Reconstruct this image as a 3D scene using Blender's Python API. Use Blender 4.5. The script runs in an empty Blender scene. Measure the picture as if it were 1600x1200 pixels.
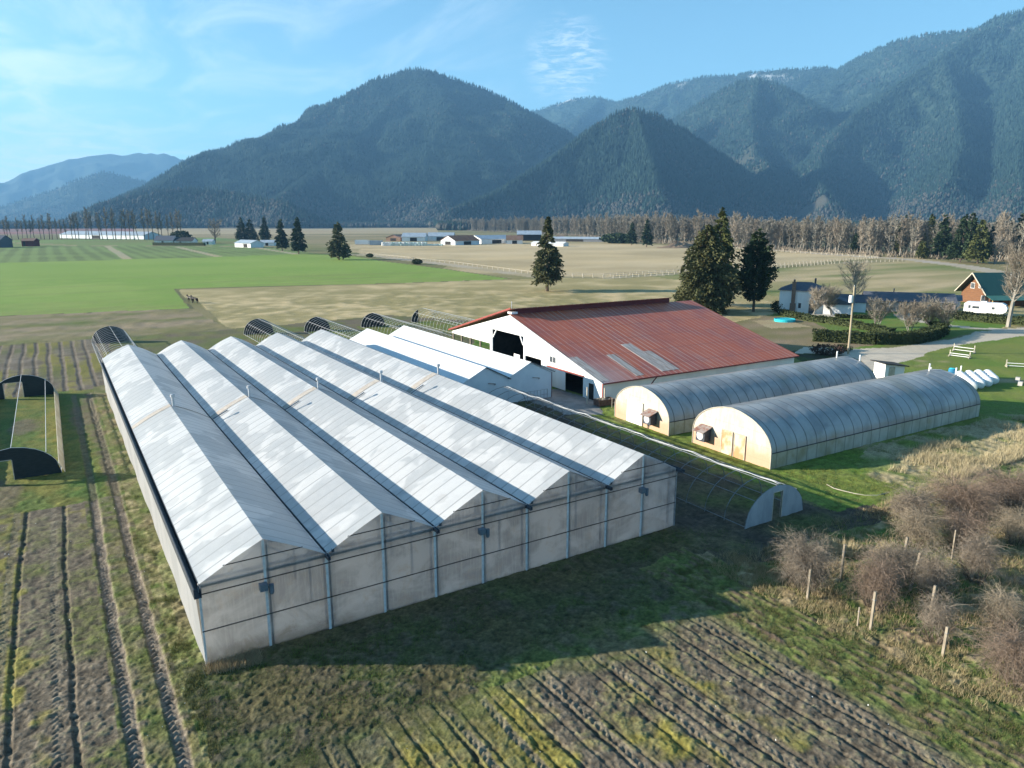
import bpy, math, random
import numpy as np
from mathutils import Vector, Matrix

PI = math.pi
rng = random.Random(7)
S = bpy.context.scene
COL = S.collection

# ------------------------------------------------------------------ camera measurements
CX, CY, CZ = -4.16, -34.47, 21.0
YAW, PITCH, F = math.radians(32.19), math.radians(12.596), 1135.7
SUN_EL = 16.3
SUN_AZ = -58.5            # clockwise from +Y
SUND = Vector((math.sin(math.radians(SUN_AZ)) * math.cos(math.radians(SUN_EL)),
               math.cos(math.radians(SUN_AZ)) * math.cos(math.radians(SUN_EL)),
               math.sin(math.radians(SUN_EL))))

def ray(u, v):
    x = (u - 800) / F; y = -(v - 600) / F
    cp, sp, cy, sy = math.cos(PITCH), math.sin(PITCH), math.cos(YAW), math.sin(YAW)
    fw = cp + y * sp; up = y * cp - sp
    return (x * cy + fw * sy, -x * sy + fw * cy, up)

def gp(u, v, h=0.0):
    """point of the ground (or of a level h) measured in the photograph"""
    d = ray(u, v); t = (h - CZ) / d[2]
    return Vector((CX + d[0] * t, CY + d[1] * t, h))

def pd(u, v, dist):
    """point at a horizontal distance"""
    d = ray(u, v); t = dist / math.hypot(d[0], d[1])
    return Vector((CX + d[0] * t, CY + d[1] * t, CZ + d[2] * t))

# ------------------------------------------------------------------ mesh helper
class MB:
    def __init__(s):
        s.v = []; s.f = []; s.m = []; s.k = 0
    def add(s, vs, fs):
        o = len(s.v); s.v += [tuple(p) for p in vs]
        for f in fs:
            s.f.append([o + i for i in f]); s.m.append(s.k)
    def box(s, x0, x1, y0, y1, z0, z1):
        s.add([(x0,y0,z0),(x1,y0,z0),(x1,y1,z0),(x0,y1,z0),(x0,y0,z1),(x1,y0,z1),(x1,y1,z1),(x0,y1,z1)],
              [(0,3,2,1),(4,5,6,7),(0,1,5,4),(1,2,6,5),(2,3,7,6),(3,0,4,7)])
    def cbox(s, c, sx, sy, sz):
        s.box(c[0]-sx/2, c[0]+sx/2, c[1]-sy/2, c[1]+sy/2, c[2]-sz/2, c[2]+sz/2)
    def frame(s, p, q):
        p = Vector(p); q = Vector(q); d = (q - p)
        d = d.normalized() if d.length > 1e-9 else Vector((0,0,1))
        a = Vector((0,0,1)) if abs(d.z) < .9 else Vector((1,0,0))
        x = d.cross(a).normalized(); y = x.cross(d).normalized()
        return p, q, x, y
    def beam(s, p, q, w, h=None):
        h = h or w; p, q, x, y = s.frame(p, q); vs = []
        for c in (p, q):
            for a, b in ((-1,-1),(1,-1),(1,1),(-1,1)):
                vs.append(c + x*(a*w/2) + y*(b*h/2))
        s.add(vs, [(0,1,2,3),(7,6,5,4),(0,4,5,1),(1,5,6,2),(2,6,7,3),(3,7,4,0)])
    def tube(s, pts, r, n=6, r2=None, cap=True):
        pts = [Vector(p) for p in pts]; N = len(pts); vs = []; fs = []
        for i, p in enumerate(pts):
            a = pts[max(0, i-1)]; b = pts[min(N-1, i+1)]
            _, _, x, y = s.frame(a, b)
            t = i / max(1, N-1); rr = r if r2 is None else r + (r2 - r) * t
            for k in range(n):
                th = 2*PI*k/n; vs.append(p + x*(rr*math.cos(th)) + y*(rr*math.sin(th)))
        for i in range(N-1):
            for k in range(n):
                k2 = (k+1) % n; fs.append((i*n+k, i*n+k2, (i+1)*n+k2, (i+1)*n+k))
        if cap:
            fs.append(tuple(range(n))[::-1]); fs.append(tuple((N-1)*n+k for k in range(n)))
        s.add(vs, fs)
    def lathe(s, prof, c=(0,0,0), n=16, axis='z', open_=False):
        vs = []; fs = []
        for (r, z) in prof:
            for k in range(n):
                th = 2*PI*k/n; a, b = r*math.cos(th), r*math.sin(th)
                p = (a, b, z) if axis == 'z' else ((z, a, b) if axis == 'x' else (a, z, b))
                vs.append((c[0]+p[0], c[1]+p[1], c[2]+p[2]))
        for i in range(len(prof)-1):
            for k in range(n):
                k2 = (k+1) % n; fs.append((i*n+k, i*n+k2, (i+1)*n+k2, (i+1)*n+k))
        if not open_:
            fs.append(tuple(range(n))[::-1]); fs.append(tuple((len(prof)-1)*n+k for k in range(n)))
        s.add(vs, fs)
    def prism(s, poly, axis, a, b):
        """polygon in the plane normal to axis, extruded from a to b"""
        n = len(poly)
        def P(p, t):
            return (t, p[0], p[1]) if axis == 'x' else ((p[0], t, p[1]) if axis == 'y' else (p[0], p[1], t))
        s.add([P(p, a) for p in poly] + [P(p, b) for p in poly],
              [tuple(range(n))[::-1], tuple(range(n, 2*n))] + [(i, (i+1) % n, n+(i+1) % n, n+i) for i in range(n)])
    def quad(s, a, b, c, d): s.add([a, b, c, d], [(0,1,2,3)])
    def slab(s, a, b, c, d, t):
        """thick sheet: four corners pushed down along the normal"""
        a, b, c, d = map(Vector, (a, b, c, d)); n = (b-a).cross(d-a).normalized()*t
        vs = [a, b, c, d, a-n, b-n, c-n, d-n]
        s.add(vs, [(0,1,2,3),(7,6,5,4),(0,4,5,1),(1,5,6,2),(2,6,7,3),(3,7,4,0)])
    def build(s, name, mats, parent=None, smooth=False, loc=None):
        me = bpy.data.meshes.new(name)
        me.from_pydata(s.v, [], s.f)
        mats = mats if isinstance(mats, (list, tuple)) else [mats]
        for m in mats: me.materials.append(m)
        if len(mats) > 1: me.polygons.foreach_set('material_index', s.m)
        if smooth: me.polygons.foreach_set('use_smooth', [True]*len(s.f))
        me.update()
        o = bpy.data.objects.new(name, me); COL.objects.link(o)
        if parent: o.parent = parent
        if loc: o.location = loc
        return o

def tag(o, label=None, cat=None, group=None, kind=None):
    if label: o['label'] = label
    if cat: o['category'] = cat
    if group: o['group'] = group
    if kind: o['kind'] = kind
    return o

def thing(name, label, cat, loc=(0,0,0), rz=0, group=None, scale=None):
    o = bpy.data.objects.new(name, None); COL.objects.link(o)
    o.location = loc; o.rotation_euler = (0, 0, rz); o.empty_display_size = .5
    if scale: o.scale = (scale,)*3
    return tag(o, label, cat, group)

def copy_tree(o, parent=None):
    c = o.copy(); COL.objects.link(c)
    if parent: c.parent = parent
    for ch in list(o.children): copy_tree(ch, c)
    return c

# ------------------------------------------------------------------ material helper
class NT:
    def __init__(s, m):
        s.t = m.node_tree; s.n = s.t.nodes; s.l = s.t.links
    def node(s, t, **k):
        x = s.n.new(t)
        for a, b in k.items(): setattr(x, a, b)
        return x
    def put(s, sock, v):
        if isinstance(v, bpy.types.NodeSocket): s.l.new(v, sock)
        elif isinstance(v, (tuple, list)) and len(v) == 3 and sock.type == 'RGBA': sock.default_value = (*v, 1)
        else: sock.default_value = v
    def math(s, op, a, b=None, clamp=False):
        x = s.node('ShaderNodeMath', operation=op, use_clamp=clamp); s.put(x.inputs[0], a)
        if b is not None: s.put(x.inputs[1], b)
        return x.outputs[0]
    def mix(s, f, a, b, blend='MIX'):
        x = s.node('ShaderNodeMix', data_type='RGBA', blend_type=blend)
        s.put(x.inputs[0], f); s.put(x.inputs[6], a); s.put(x.inputs[7], b)
        return x.outputs[2]
    def noise(s, vec, scale, detail=3, rough=.55, dist=0):
        x = s.node('ShaderNodeTexNoise'); s.put(x.inputs['Vector'], vec)
        x.inputs['Scale'].default_value = scale; x.inputs['Detail'].default_value = detail
        x.inputs['Roughness'].default_value = rough; x.inputs['Distortion'].default_value = dist
        return x.outputs[0]
    def ramp(s, f, a, b):
        x = s.node('ShaderNodeMapRange', interpolation_type='SMOOTHSTEP'); s.put(x.inputs[0], f)
        x.inputs[1].default_value = a; x.inputs[2].default_value = b
        return x.outputs[0]
    def scale(s, vec, v):
        x = s.node('ShaderNodeMapping'); s.put(x.inputs[0], vec); x.inputs['Scale'].default_value = v
        return x.outputs[0]

def newmat(name):
    m = bpy.data.materials.new(name); m.use_nodes = True
    t = NT(m); b = m.node_tree.nodes['Principled BSDF']
    return m, t, b

def mat(name, c1, c2=None, scale=3.0, rough=.7, stretch=(1,1,1), bump=0.0, spec=.3, metal=0.0, detail=4, lo=.35, hi=.65, world=False):
    m, t, b = newmat(name)
    b.inputs['Roughness'].default_value = rough; b.inputs['Metallic'].default_value = metal
    b.inputs['Specular IOR Level'].default_value = spec
    if c2 is None: c2 = tuple(x*.78 for x in c1)
    if world: v = t.node('ShaderNodeNewGeometry').outputs['Position']
    else: v = t.node('ShaderNodeTexCoord').outputs['Object']
    v = t.scale(v, stretch)
    n = t.noise(v, scale, detail)
    t.put(b.inputs['Base Color'], t.mix(t.ramp(n, lo, hi), c1, c2))
    if bump:
        bn = t.node('ShaderNodeBump'); bn.inputs['Strength'].default_value = bump; bn.inputs['Distance'].default_value = .05
        t.put(bn.inputs['Height'], n); t.put(b.inputs['Normal'], bn.outputs[0])
    return m

def leafmat(name, c1, c2, trans=.2, scale=.5):
    """foliage: tint varies by clump through object space, some light passes through"""
    m, t, b = newmat(name)
    v = t.node('ShaderNodeTexCoord').outputs['Object']
    n = t.noise(v, scale, 5, .7)
    rnd = t.node('ShaderNodeNewGeometry').outputs['Random Per Island']
    f = t.math('ADD', t.math('MULTIPLY', t.ramp(n, .3, .7), .6), t.math('MULTIPLY', rnd, .4))
    c = t.mix(f, c1, c2)
    t.put(b.inputs['Base Color'], c); b.inputs['Roughness'].default_value = .7; b.inputs['Specular IOR Level'].default_value = .2
    tr = t.node('ShaderNodeBsdfTranslucent'); t.put(tr.inputs[0], c)
    mx = t.node('ShaderNodeMixShader'); mx.inputs[0].default_value = trans
    t.l.new(b.outputs[0], mx.inputs[1]); t.l.new(tr.outputs[0], mx.inputs[2])
    t.l.new(mx.outputs[0], t.n['Material Output'].inputs[0])
    return m

def film(name, lo, hi, axis=1, period=1.22, ribdark=.75, transl=.25, transp=0.0, blot=.22, warm=None, rough=.4, blo=.46, bhi=.54, streak=(1,1,1), spots=None):
    """greenhouse plastic over hoops: hoop lines, condensation blotches, some light passing"""
    m, t, b = newmat(name)
    v = t.node('ShaderNodeTexCoord').outputs['Object']
    sp = t.node('ShaderNodeSeparateXYZ'); t.put(sp.inputs[0], v)
    n = t.noise(t.scale(v, streak), blot, 3, .5, .3)
    n2 = t.noise(v, 1.7, 5, .6)
    f = t.math('ADD', t.math('MULTIPLY', t.ramp(n, blo, bhi), .75), t.math('MULTIPLY', t.ramp(n2, .3, .7), .25))
    c = t.mix(f, lo, hi)
    if spots:
        vo = t.node('ShaderNodeTexVoronoi', feature='F1'); t.put(vo.inputs['Vector'], v); vo.inputs['Scale'].default_value = .42
        sr = t.math('MULTIPLY', t.ramp(t.math('ADD', vo.outputs['Distance'], t.math('MULTIPLY', n2, .25)), .36, .27), t.ramp(n, .42, .60))
        c = t.mix(t.math('MULTIPLY', sr, .8), c, spots)
    if warm:
        nw = t.noise(t.scale(v, (1, .35, 1)), .35, 4)
        c = t.mix(t.math('MULTIPLY', t.ramp(nw, .5, .72), .7), c, warm)
    if period:
        d = t.math('ABSOLUTE', t.math('SUBTRACT', t.math('FRACT', t.math('DIVIDE', sp.outputs[axis], period)), .5))
        rib = t.math('SUBTRACT', 1.0, t.ramp(d, .02, .075))
        rib = t.math('MULTIPLY', rib, t.math('MULTIPLY_ADD' if False else 'ADD', t.math('MULTIPLY', n2, .7), .45, clamp=True))
        c = t.mix(rib, c, t.mix(.0, tuple(x*ribdark for x in lo), (0,0,0)))
    t.put(b.inputs['Base Color'], c); b.inputs['Roughness'].default_value = rough; b.inputs['Specular IOR Level'].default_value = .45
    bn = t.node('ShaderNodeBump'); bn.inputs['Strength'].default_value = .35; bn.inputs['Distance'].default_value = .03
    t.put(bn.inputs['Height'], t.noise(t.scale(v, (1.0, 2.5, 1.0)), .9, 3)); t.put(b.inputs['Normal'], bn.outputs[0])
    tr = t.node('ShaderNodeBsdfTranslucent'); t.put(tr.inputs[0], c)
    mx = t.node('ShaderNodeMixShader'); mx.inputs[0].default_value = transl
    t.l.new(b.outputs[0], mx.inputs[1]); t.l.new(tr.outputs[0], mx.inputs[2])
    out = mx.outputs[0]
    if transp:
        tp = t.node('ShaderNodeBsdfTransparent'); mx2 = t.node('ShaderNodeMixShader'); mx2.inputs[0].default_value = transp
        t.l.new(out, mx2.inputs[1]); t.l.new(tp.outputs[0], mx2.inputs[2]); out = mx2.outputs[0]
    t.l.new(out, t.n['Material Output'].inputs[0])
    return m

# ------------------------------------------------------------------ numpy noise
def vnoise(x, y, seed=0):
    ix = np.floor(x).astype(np.int64); iy = np.floor(y).astype(np.int64)
    fx = x - ix; fy = y - iy
    fx = fx*fx*(3-2*fx); fy = fy*fy*(3-2*fy)
    def h(a, b):
        k = (a*374761393 + b*668265263 + seed*1442695041) & 0xFFFFFFFF
        k = ((k ^ (k >> 13)) * 1274126177) & 0xFFFFFFFF
        k = ((k ^ (k >> 16)) * 2246822519) & 0xFFFFFFFF
        return ((k ^ (k >> 15)) & 0xFFFFFF) / 16777215.0
    a = h(ix, iy); b = h(ix+1, iy); c = h(ix, iy+1); d = h(ix+1, iy+1)
    return (a*(1-fx)+b*fx)*(1-fy) + (c*(1-fx)+d*fx)*fy

def fbm(x, y, seed=0, oc=4, gain=.5):
    s = 0; a = 1; t = 0
    for i in range(oc):
        s = s + a*(vnoise(x*2**i, y*2**i, seed+i*17) - .5); t += a; a *= gain
    return s/t*2

def inpoly(x, y, poly):
    r = np.zeros(x.shape, bool); n = len(poly)
    for i in range(n):
        x0, y0 = poly[i][:2]; x1, y1 = poly[(i+1) % n][:2]
        if y0 == y1: continue
        c = ((y0 > y) != (y1 > y)) & (x < (x1-x0)*(y-y0)/(y1-y0)+x0)
        r ^= c
    return r

def segdist(x, y, pts):
    best = np.full(x.shape, 1e9)
    for (a, b) in zip(pts[:-1], pts[1:]):
        ax, ay = a[:2]; bx, by = b[:2]; dx, dy = bx-ax, by-ay; L = dx*dx+dy*dy
        t = np.clip(((x-ax)*dx+(y-ay)*dy)/L, 0, 1)
        best = np.minimum(best, np.hypot(x-ax-t*dx, y-ay-t*dy))
    return best

def sstep(a, b, x):
    t = np.clip((x-a)/(b-a), 0, 1); return t*t*(3-2*t)

def bigmesh(name, V, Q, mats, attr=None, smooth=False):
    me = bpy.data.meshes.new(name)
    me.vertices.add(len(V)); me.vertices.foreach_set('co', np.ascontiguousarray(V, np.float32).ravel())
    k = Q.shape[1]
    me.loops.add(Q.size); me.loops.foreach_set('vertex_index', np.ascontiguousarray(Q, np.int32).ravel())
    me.polygons.add(len(Q)); me.polygons.foreach_set('loop_start', np.arange(0, Q.size, k, dtype=np.int32))
    me.polygons.foreach_set('loop_total', np.full(len(Q), k, np.int32))
    me.update(calc_edges=True)
    if attr is not None:
        a = me.attributes.new('cover', 'FLOAT_COLOR', 'POINT')
        c = np.ones((len(V), 4), np.float32); c[:, :3] = attr; a.data.foreach_set('color', c.ravel())
    if smooth: me.polygons.foreach_set('use_smooth', np.ones(len(Q), bool))
    me.materials.append(mats)
    o = bpy.data.objects.new(name, me); COL.objects.link(o)
    return o

def covermat(name, bump=.7, bscale=9, dist=.06, var=.42, vscale=5, rough=.9):
    """surface cover: own colour of soil / plants from the mesh, broken up by fine procedural noise"""
    m, t, b = newmat(name)
    at = t.node('ShaderNodeAttribute', attribute_name='cover').outputs['Color']
    v = t.node('ShaderNodeNewGeometry').outputs['Position']
    n = t.ramp(t.noise(v, vscale, 6, .8), .25, .75)
    k = t.math('ADD', t.math('MULTIPLY', n, var*2), 1-var)
    c = t.mix(1.0, at, k, 'MULTIPLY')
    t.put(b.inputs['Base Color'], c); b.inputs['Roughness'].default_value = rough; b.inputs['Specular IOR Level'].default_value = .15
    if bump:
        bn = t.node('ShaderNodeBump'); bn.inputs['Strength'].default_value = bump; bn.inputs['Distance'].default_value = dist
        t.put(bn.inputs['Height'], t.noise(v, bscale, 5, .7)); t.put(b.inputs['Normal'], bn.outputs[0])
    return m
# ------------------------------------------------------------------ camera, sun, sky
cam = bpy.data.cameras.new('camera'); cam.lens = F/1600*36; cam.sensor_width = 36; cam.clip_end = 60000
co = bpy.data.objects.new('camera', cam); COL.objects.link(co)
co.location = (CX, CY, CZ); co.rotation_euler = (PI/2-PITCH, 0, -YAW); S.camera = co

sun = bpy.data.lights.new('sun', 'SUN'); sun.energy = 5.0; sun.angle = math.radians(.5); sun.color = (1, .91, .77)
so = bpy.data.objects.new('sun', sun); COL.objects.link(so); so.rotation_euler = SUND.to_track_quat('Z', 'Y').to_euler()

S.view_settings.view_transform = 'Standard'; S.view_settings.look = 'None'
S.view_settings.exposure = 1.80; S.view_settings.gamma = 1

W = bpy.data.worlds.new('World'); S.world = W; W.use_nodes = True
wt = NT(W); bg = W.node_tree.nodes['Background']
sky = wt.node('ShaderNodeTexSky', sky_type='NISHITA', sun_disc=False, sun_elevation=math.radians(SUN_EL),
              sun_rotation=math.radians(SUN_AZ), altitude=50, air_density=1.0, dust_density=.35, ozone_density=2.2)
tc = wt.node('ShaderNodeTexCoord').outputs['Generated']
sx = wt.node('ShaderNodeSeparateXYZ'); wt.put(sx.inputs[0], tc)
zz = wt.math('MAXIMUM', sx.outputs[2], .03)
cb = wt.node('ShaderNodeCombineXYZ')
wt.put(cb.inputs[0], wt.math('DIVIDE', sx.outputs[0], zz)); wt.put(cb.inputs[1], wt.math('DIVIDE', sx.outputs[1], zz))
def dirmask(u, v, w0, w1, ka=1.0):
    """1 near the direction of one photographed cloud"""
    d = Vector(ray(u, v)).normalized()
    vm = wt.node('ShaderNodeVectorMath', operation='DOT_PRODUCT'); wt.put(vm.inputs[0], tc); vm.inputs[1].default_value = d
    return wt.ramp(vm.outputs['Value'], math.cos(math.radians(w1)), math.cos(math.radians(w0)))
rot = wt.node('ShaderNodeMapping'); wt.put(rot.inputs[0], cb.outputs[0]); rot.inputs['Rotation'].default_value = (0, 0, math.radians(-20))
rot.inputs['Scale'].default_value = (1.0, .38, 1)
wisp = wt.noise(rot.outputs[0], 1.5, 9, .62, .9)
puff = wt.noise(cb.outputs[0], 4.5, 10, .72, 1.2)
c1 = wt.math('MULTIPLY', wt.ramp(wisp, .40, .72), wt.math('MAXIMUM', dirmask(180, -10, 3, 17), wt.math('MULTIPLY', dirmask(560, 20, 2, 14), .75)))
c2 = wt.math('MULTIPLY', wt.ramp(puff, .42, .66), dirmask(885, 95, .3, 3.6))
c3 = wt.math('MULTIPLY', wt.math('ADD', .35, wt.ramp(wisp, .3, .7)), wt.math('MULTIPLY', dirmask(-60, 290, 1, 13), .8))
cl = wt.math('ADD', wt.math('ADD', wt.math('MULTIPLY', c1, .6), wt.math('MULTIPLY', c2, .8)), wt.math('MULTIPLY', c3, .75), clamp=True)
tint = wt.mix(1.0, sky.outputs[0], (.80, 1.10, 1.10), 'MULTIPLY')
wt.put(bg.inputs[0], wt.mix(wt.math('MULTIPLY', cl, .8), tint, (6.4, 7.0, 7.2)))
bg.inputs[1].default_value = .056

C_ = S.cycles
C_.use_denoising = True; C_.max_bounces = 8; C_.diffuse_bounces = 3; C_.glossy_bounces = 2; C_.transmission_bounces = 4
C_.transparent_max_bounces = 8; C_.volume_bounces = 0; C_.caustics_reflective = False; C_.caustics_refractive = False
C_.sample_clamp_indirect = 6

# ------------------------------------------------------------------ ground sheet
def G(*pts): return [tuple(gp(*q)[:2]) for q in pts]

A0, A1, AS = YAW-math.radians(52), YAW+math.radians(52), math.radians(.066)
az = np.arange(A0, A1, AS)
el = np.radians(np.concatenate([np.arange(50, 17, -.058), np.arange(17, 1.0, -.05), np.arange(1.0, .115, -.03)]))
rad = CZ/np.tan(el)
RR, AA = np.meshgrid(rad, az, indexing='ij')
X = CX + RR*np.sin(AA); Y = CY + RR*np.cos(AA)
sh = X.shape; X = X.ravel(); Y = Y.ravel(); R = RR.ravel()
SPC = np.maximum(R*AS, np.gradient(rad)[:, None].repeat(len(az), 1).ravel()*.6)
def N(lam, seed, sx=1., sy=1.):
    """noise of one wavelength, faded out where the sheet is too coarse for it"""
    return (vnoise(X/(lam*sx), Y/(lam*sy), seed)-.5)*2*sstep(1.1, 2.6, lam*min(sx, sy)/SPC)
n01, n02, n05, n1, n2, n5 = N(.13, 10), .6*N(.22, 1)+.6*N(.31, 11), N(.5, 2), .75*N(1.1, 3)+.35*N(.7, 12), N(2.3, 4), N(5, 5)
n02 = n02+.5*n01
n12, n30, n80, n250 = N(12, 6), N(30, 7), N(80, 8), N(250, 9)
fine = .4*n02+.35*n05+.25*n1
midn = .3*n1+.3*n2+.4*n5
big = .3*n12+.35*n30+.35*n80
wx = X + .35*n2 + .25*n05 + .9*N(7, 21); wy = Y + .35*N(2.3, 22) + .25*N(.5, 23) + .9*N(7, 24)
wX = X + 3*N(25, 25); wY = Y + 3*N(25, 26)
def col(*c): return np.array(c)[None, :]
def lerp(a, b, t): t = np.clip(t, 0, 1)[:, None]; return a*(1-t)+b*t

GRASS, LUSH, OLIVE, MOSS = col(.105,.135,.035), col(.078,.128,.028), col(.16,.145,.06), col(.20,.175,.045)
STRAW, TAN, SOIL, MUD = col(.36,.29,.17), col(.34,.26,.15), col(.130,.106,.076), col(.045,.037,.027)
GRAVEL, LITTER = col(.56,.48,.375), col(.22,.15,.10)
zone = np.zeros(len(X), np.int8)
ZN = ['ground', 'crop_field', 'pasture', 'meadow', 'ploughed_field', 'grass', 'driveway', 'road', 'lawn', 'muddy_ground', 'stubble_field', 'path']
Z = np.zeros(len(X))
# valley floor
C = lerp(lerp(OLIVE, TAN, .45+.5*n250+.3*n80), GRASS, .25+.5*n80-.3*n30)
def put(m, zi, c, z=None):
    zone[m] = zi; C[m] = np.broadcast_to(c, C.shape)[m]
    if z is not None: Z[m] = z[m]
# far left strips
D = np.hypot(X-CX, Y-CY); ANG = np.arctan2(X-CX, Y-CY)-YAW
put((ANG < -.45) & (D > 1500) & (D < 4200), 0, lerp(col(.26,.12,.10), col(.19,.12,.10), .5+n250))
put((ANG > -.47) & (ANG < -.1) & (D > 1350) & (D < 2600), 10, lerp(TAN, STRAW, .5+n250))
put((ANG > -.47) & (ANG < -.06) & (D > 760) & (D < 1350), 2, lerp(OLIVE, TAN, .4+.6*n80))
# striped green field
stripe = sstep(.15, .8, np.sin(X*2*PI/9+.6*n80)*.5+.5+.25*n30)
put((Y > 300) & (Y < 720) & (X < 150) & (X > -420), 5, lerp(col(.17,.23,.07), col(.115,.15,.05), stripe*.75+.3*n30))
put((Y >= 720) & (Y < 1000) & (X < 190) & (X > -420), 5, lerp(col(.15,.22,.06), OLIVE, .35+.5*n80))
for q in (G((165,383),(205,408)), G((278,386),(358,405)), G((400,387),(470,398))):
    put((segdist(X, Y, q) < 2.6), 11, lerp(STRAW, col(.3,.29,.19), .4+.5*n30))
put((segdist(X, Y, G((0,378),(120,384),(300,384),(420,386))) < 5), 11, lerp(STRAW, OLIVE, .4+.5*n30))
# tan pasture and the big stubble field behind the fence
put(inpoly(wX, wY, [(160,70),(100,205),(170,300),(172,433),(235,700),(480,760),(520,560),(440,330),(430,200),(380,150),(318,100),(200,20)]), 2, 1.25*lerp(lerp(OLIVE, TAN, .5+.7*n30+.3*n12), STRAW, .1+.5*n30+.3*n80))
put(inpoly(wX, wY, [(168,300),(172,433),(232,600),(350,640),(480,500),(441,335),(428,265),(408,222),(330,204),(272,195),(215,191),(177,187),(163,205)]), 10, 1.25*lerp(lerp(col(.42,.32,.18), col(.31,.24,.135), .5+.6*n30+.5*N(40,31,3,.6)), col(.44,.35,.22), .5*n80+.35*n12))
# rough pasture nearer
rough = .4*n1+.5*n2+.35*n5
put(inpoly(wX, wY, [(25,120),(29,219),(97,203),(142,195),(160,192),(176,178),(214,181),(272,183),(335,193),(392,188),(372,150),(318,100),(250,40),(165,25),(150,45),(120,60),(95,62),(60,80)]), 2,
    1.3*lerp(lerp(col(.25,.205,.095), col(.185,.16,.068), .5+1.3*rough+.4*n30), col(.40,.31,.17), .5*n12+.8*n2+.5*n5+.25), .06*n1+.10*n2)
put(inpoly(wX, wY, [(160,60),(178,130),(200,185),(335,190),(390,186),(372,150),(318,100),(230,45)]), 3,
    1.2*lerp(lerp(col(.25,.21,.10), col(.36,.28,.16), .5+1.3*N(14,41,2.6,.5)+.7*N(5,44,2.6,.6)), GRASS, .12+.9*N(22,42,2,.5)+.5*N(6,45,2.6,.6)), .12*n5)
# bright green crop
put(inpoly(X+.8*n5, Y+.8*n5, [(-420,437),(68,436),(141,455),(159,430),(150,341),(148,264),(142,197),(97,203.5),(43,217),(29,219.5),(24.5,160),(-15,167),(-130,250),(-420,420)]), 1,
    1.12*lerp(lerp(col(.16,.245,.045), col(.20,.27,.06), .5+.6*n30+.5*n5), OLIVE, .38*N(3,43,6,.6)+.30*N(9,46,5,.6)+.22*n80+.15*n2), .04*n1+.03*n2)
edge = segdist(X, Y, [(159,432),(150,341),(148,264),(142,197),(97,203.5),(43,217),(29,219.5),(24.5,160),(-15,167),(-130,250)])
put((edge < .55+.25*n5) & (D < 420), 2, lerp(col(.10,.10,.05), OLIVE, .5+n5))
# lane with the pale fence
put(segdist(X, Y, [(159,445),(169,410),(165,296),(157,200)]) < 4.5, 11, lerp(col(.42,.36,.28), STRAW, .5+.5*n12))
put(segdist(X, Y, [(157,201),(176,182),(214,185),(272,188),(335,198),(392,193)]) < 2.6, 11, lerp(col(.40,.34,.24), OLIVE, .45+.6*n12))
put(segdist(X, Y, [(560,620),(478,364),(427,260),(411,201),(373,153),(318,102),(250,50)]) < 5.5, 7, lerp(col(.42,.37,.32), STRAW, .35+.4*n12))
# rough strip behind
s1 = .5+.6*N(6,51,3,.6)+.35*n2
put(inpoly(wx, wy, [(25,118),(24.5,160),(-15,167),(-130,250),(-160,118)]), 3, lerp(lerp(col(.27,.21,.135), col(.20,.17,.08), s1), GRASS, .55*N(8,52,3,.5)+.5*n5+sstep(134,118,Y)*.55), .08*n1+.10*n2)
# ground round the back tunnels
put(inpoly(wx, wy, [(25,118),(60,122),(95,66),(70,70),(48,76),(-2,66),(-2,118)]), 9, lerp(lerp(col(.14,.115,.08), OLIVE, .5+.8*n2+.4*n5), GRASS, .25+.7*n5), .05*n1+.06*n2)
for cx_ in (28.5, 39.0, 50.5, 62.5):
    put((np.abs(wx-cx_) < 2.9) & (Y > 66) & (Y < 108), 5, lerp(col(.13,.16,.035), OLIVE, .45+.8*n2))
# left back ploughed rows
rowx = X + .25*N(9, 60) + .12*n2
br = np.abs(((rowx+.6)/1.75) % 1 - .5)*2
moss = np.clip(.5+.9*N(4,61,.5,2.2)+.5*n1, 0, 1)
c = lerp(lerp(SOIL, col(.20,.165,.125), .5+n1), MOSS, (moss-.25)*1.3*(br < .6))
c = lerp(c, GRASS*.8, (.6*n5+.2)*(br < .5)); c = lerp(c, MUD, sstep(.72, .95, br)*(.45+.4*n2))
put((wx < 3.2) & (Y > 71.5+.5*n2) & (Y < 118+1.2*n5) & (X > -60), 4, c, -.07*sstep(.6, .95, br)+.04*n05+.05*n1)
# left grass
g = lerp(lerp(GRASS, LUSH, .5+.8*n2), MOSS, .3+.8*n1*.7+.5*N(3,63,.5,2))
g = lerp(g, SOIL, sstep(.25, .8, N(5,64,.35,2.2)+.35*n1)*.8)
put((wx < -.4) & (Y > 27.6+.5*n2) & (Y <= 71.5+.4*n2) & (X > -60), 5, g, .03*n05+.02*n1+.05*n02)
gh_edge = (X > -1.2+.2*n2) & (X < .3) & (Y > 0) & (Y < 73)
put(gh_edge, 5, lerp(lerp(GRASS, STRAW, .12+.6*n1), LITTER, .4*n2+.25), .05*n05+.06*n02)
# front left ploughed rows
def ruts(xs, w, d, lug=0.0, ph=.0, mean=.35):
    """wheel ruts along Y; with chevron lugs pressed by the tyre"""
    z = np.zeros(len(X)); k = np.zeros(len(X)); xx = X + mean*N(14, 71, 9, 1) + .06*n1
    for i, x0 in enumerate(xs):
        dx = xx-x0; q = sstep(w, w*.55, np.abs(dx))
        z -= d*q
        if lug:
            t = ((Y + np.abs(dx)*.9 + ph*i)/.40) % 1
            z += lug*q*sstep(.25, .5, t)*sstep(1., .8, t)
        k = np.maximum(k, q)
    return z, k
clod = .042*n02+.026*n05+.012*n1
zl, kl = ruts([-1.75, -3.35], .36, .14, .075, .13, .15)
zf, kf = ruts([-5.3, -7.7, -10.2, -12.7], .16, .075, 0, 0, .22)
zt, kt = ruts([-6.0, -8.3, -11.0], .28, .03, .04, .1, .12)
m1 = np.clip(.45+.9*N(6,72,.28,2.4)+.6*n1+.3*n05, 0, 1)
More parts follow.
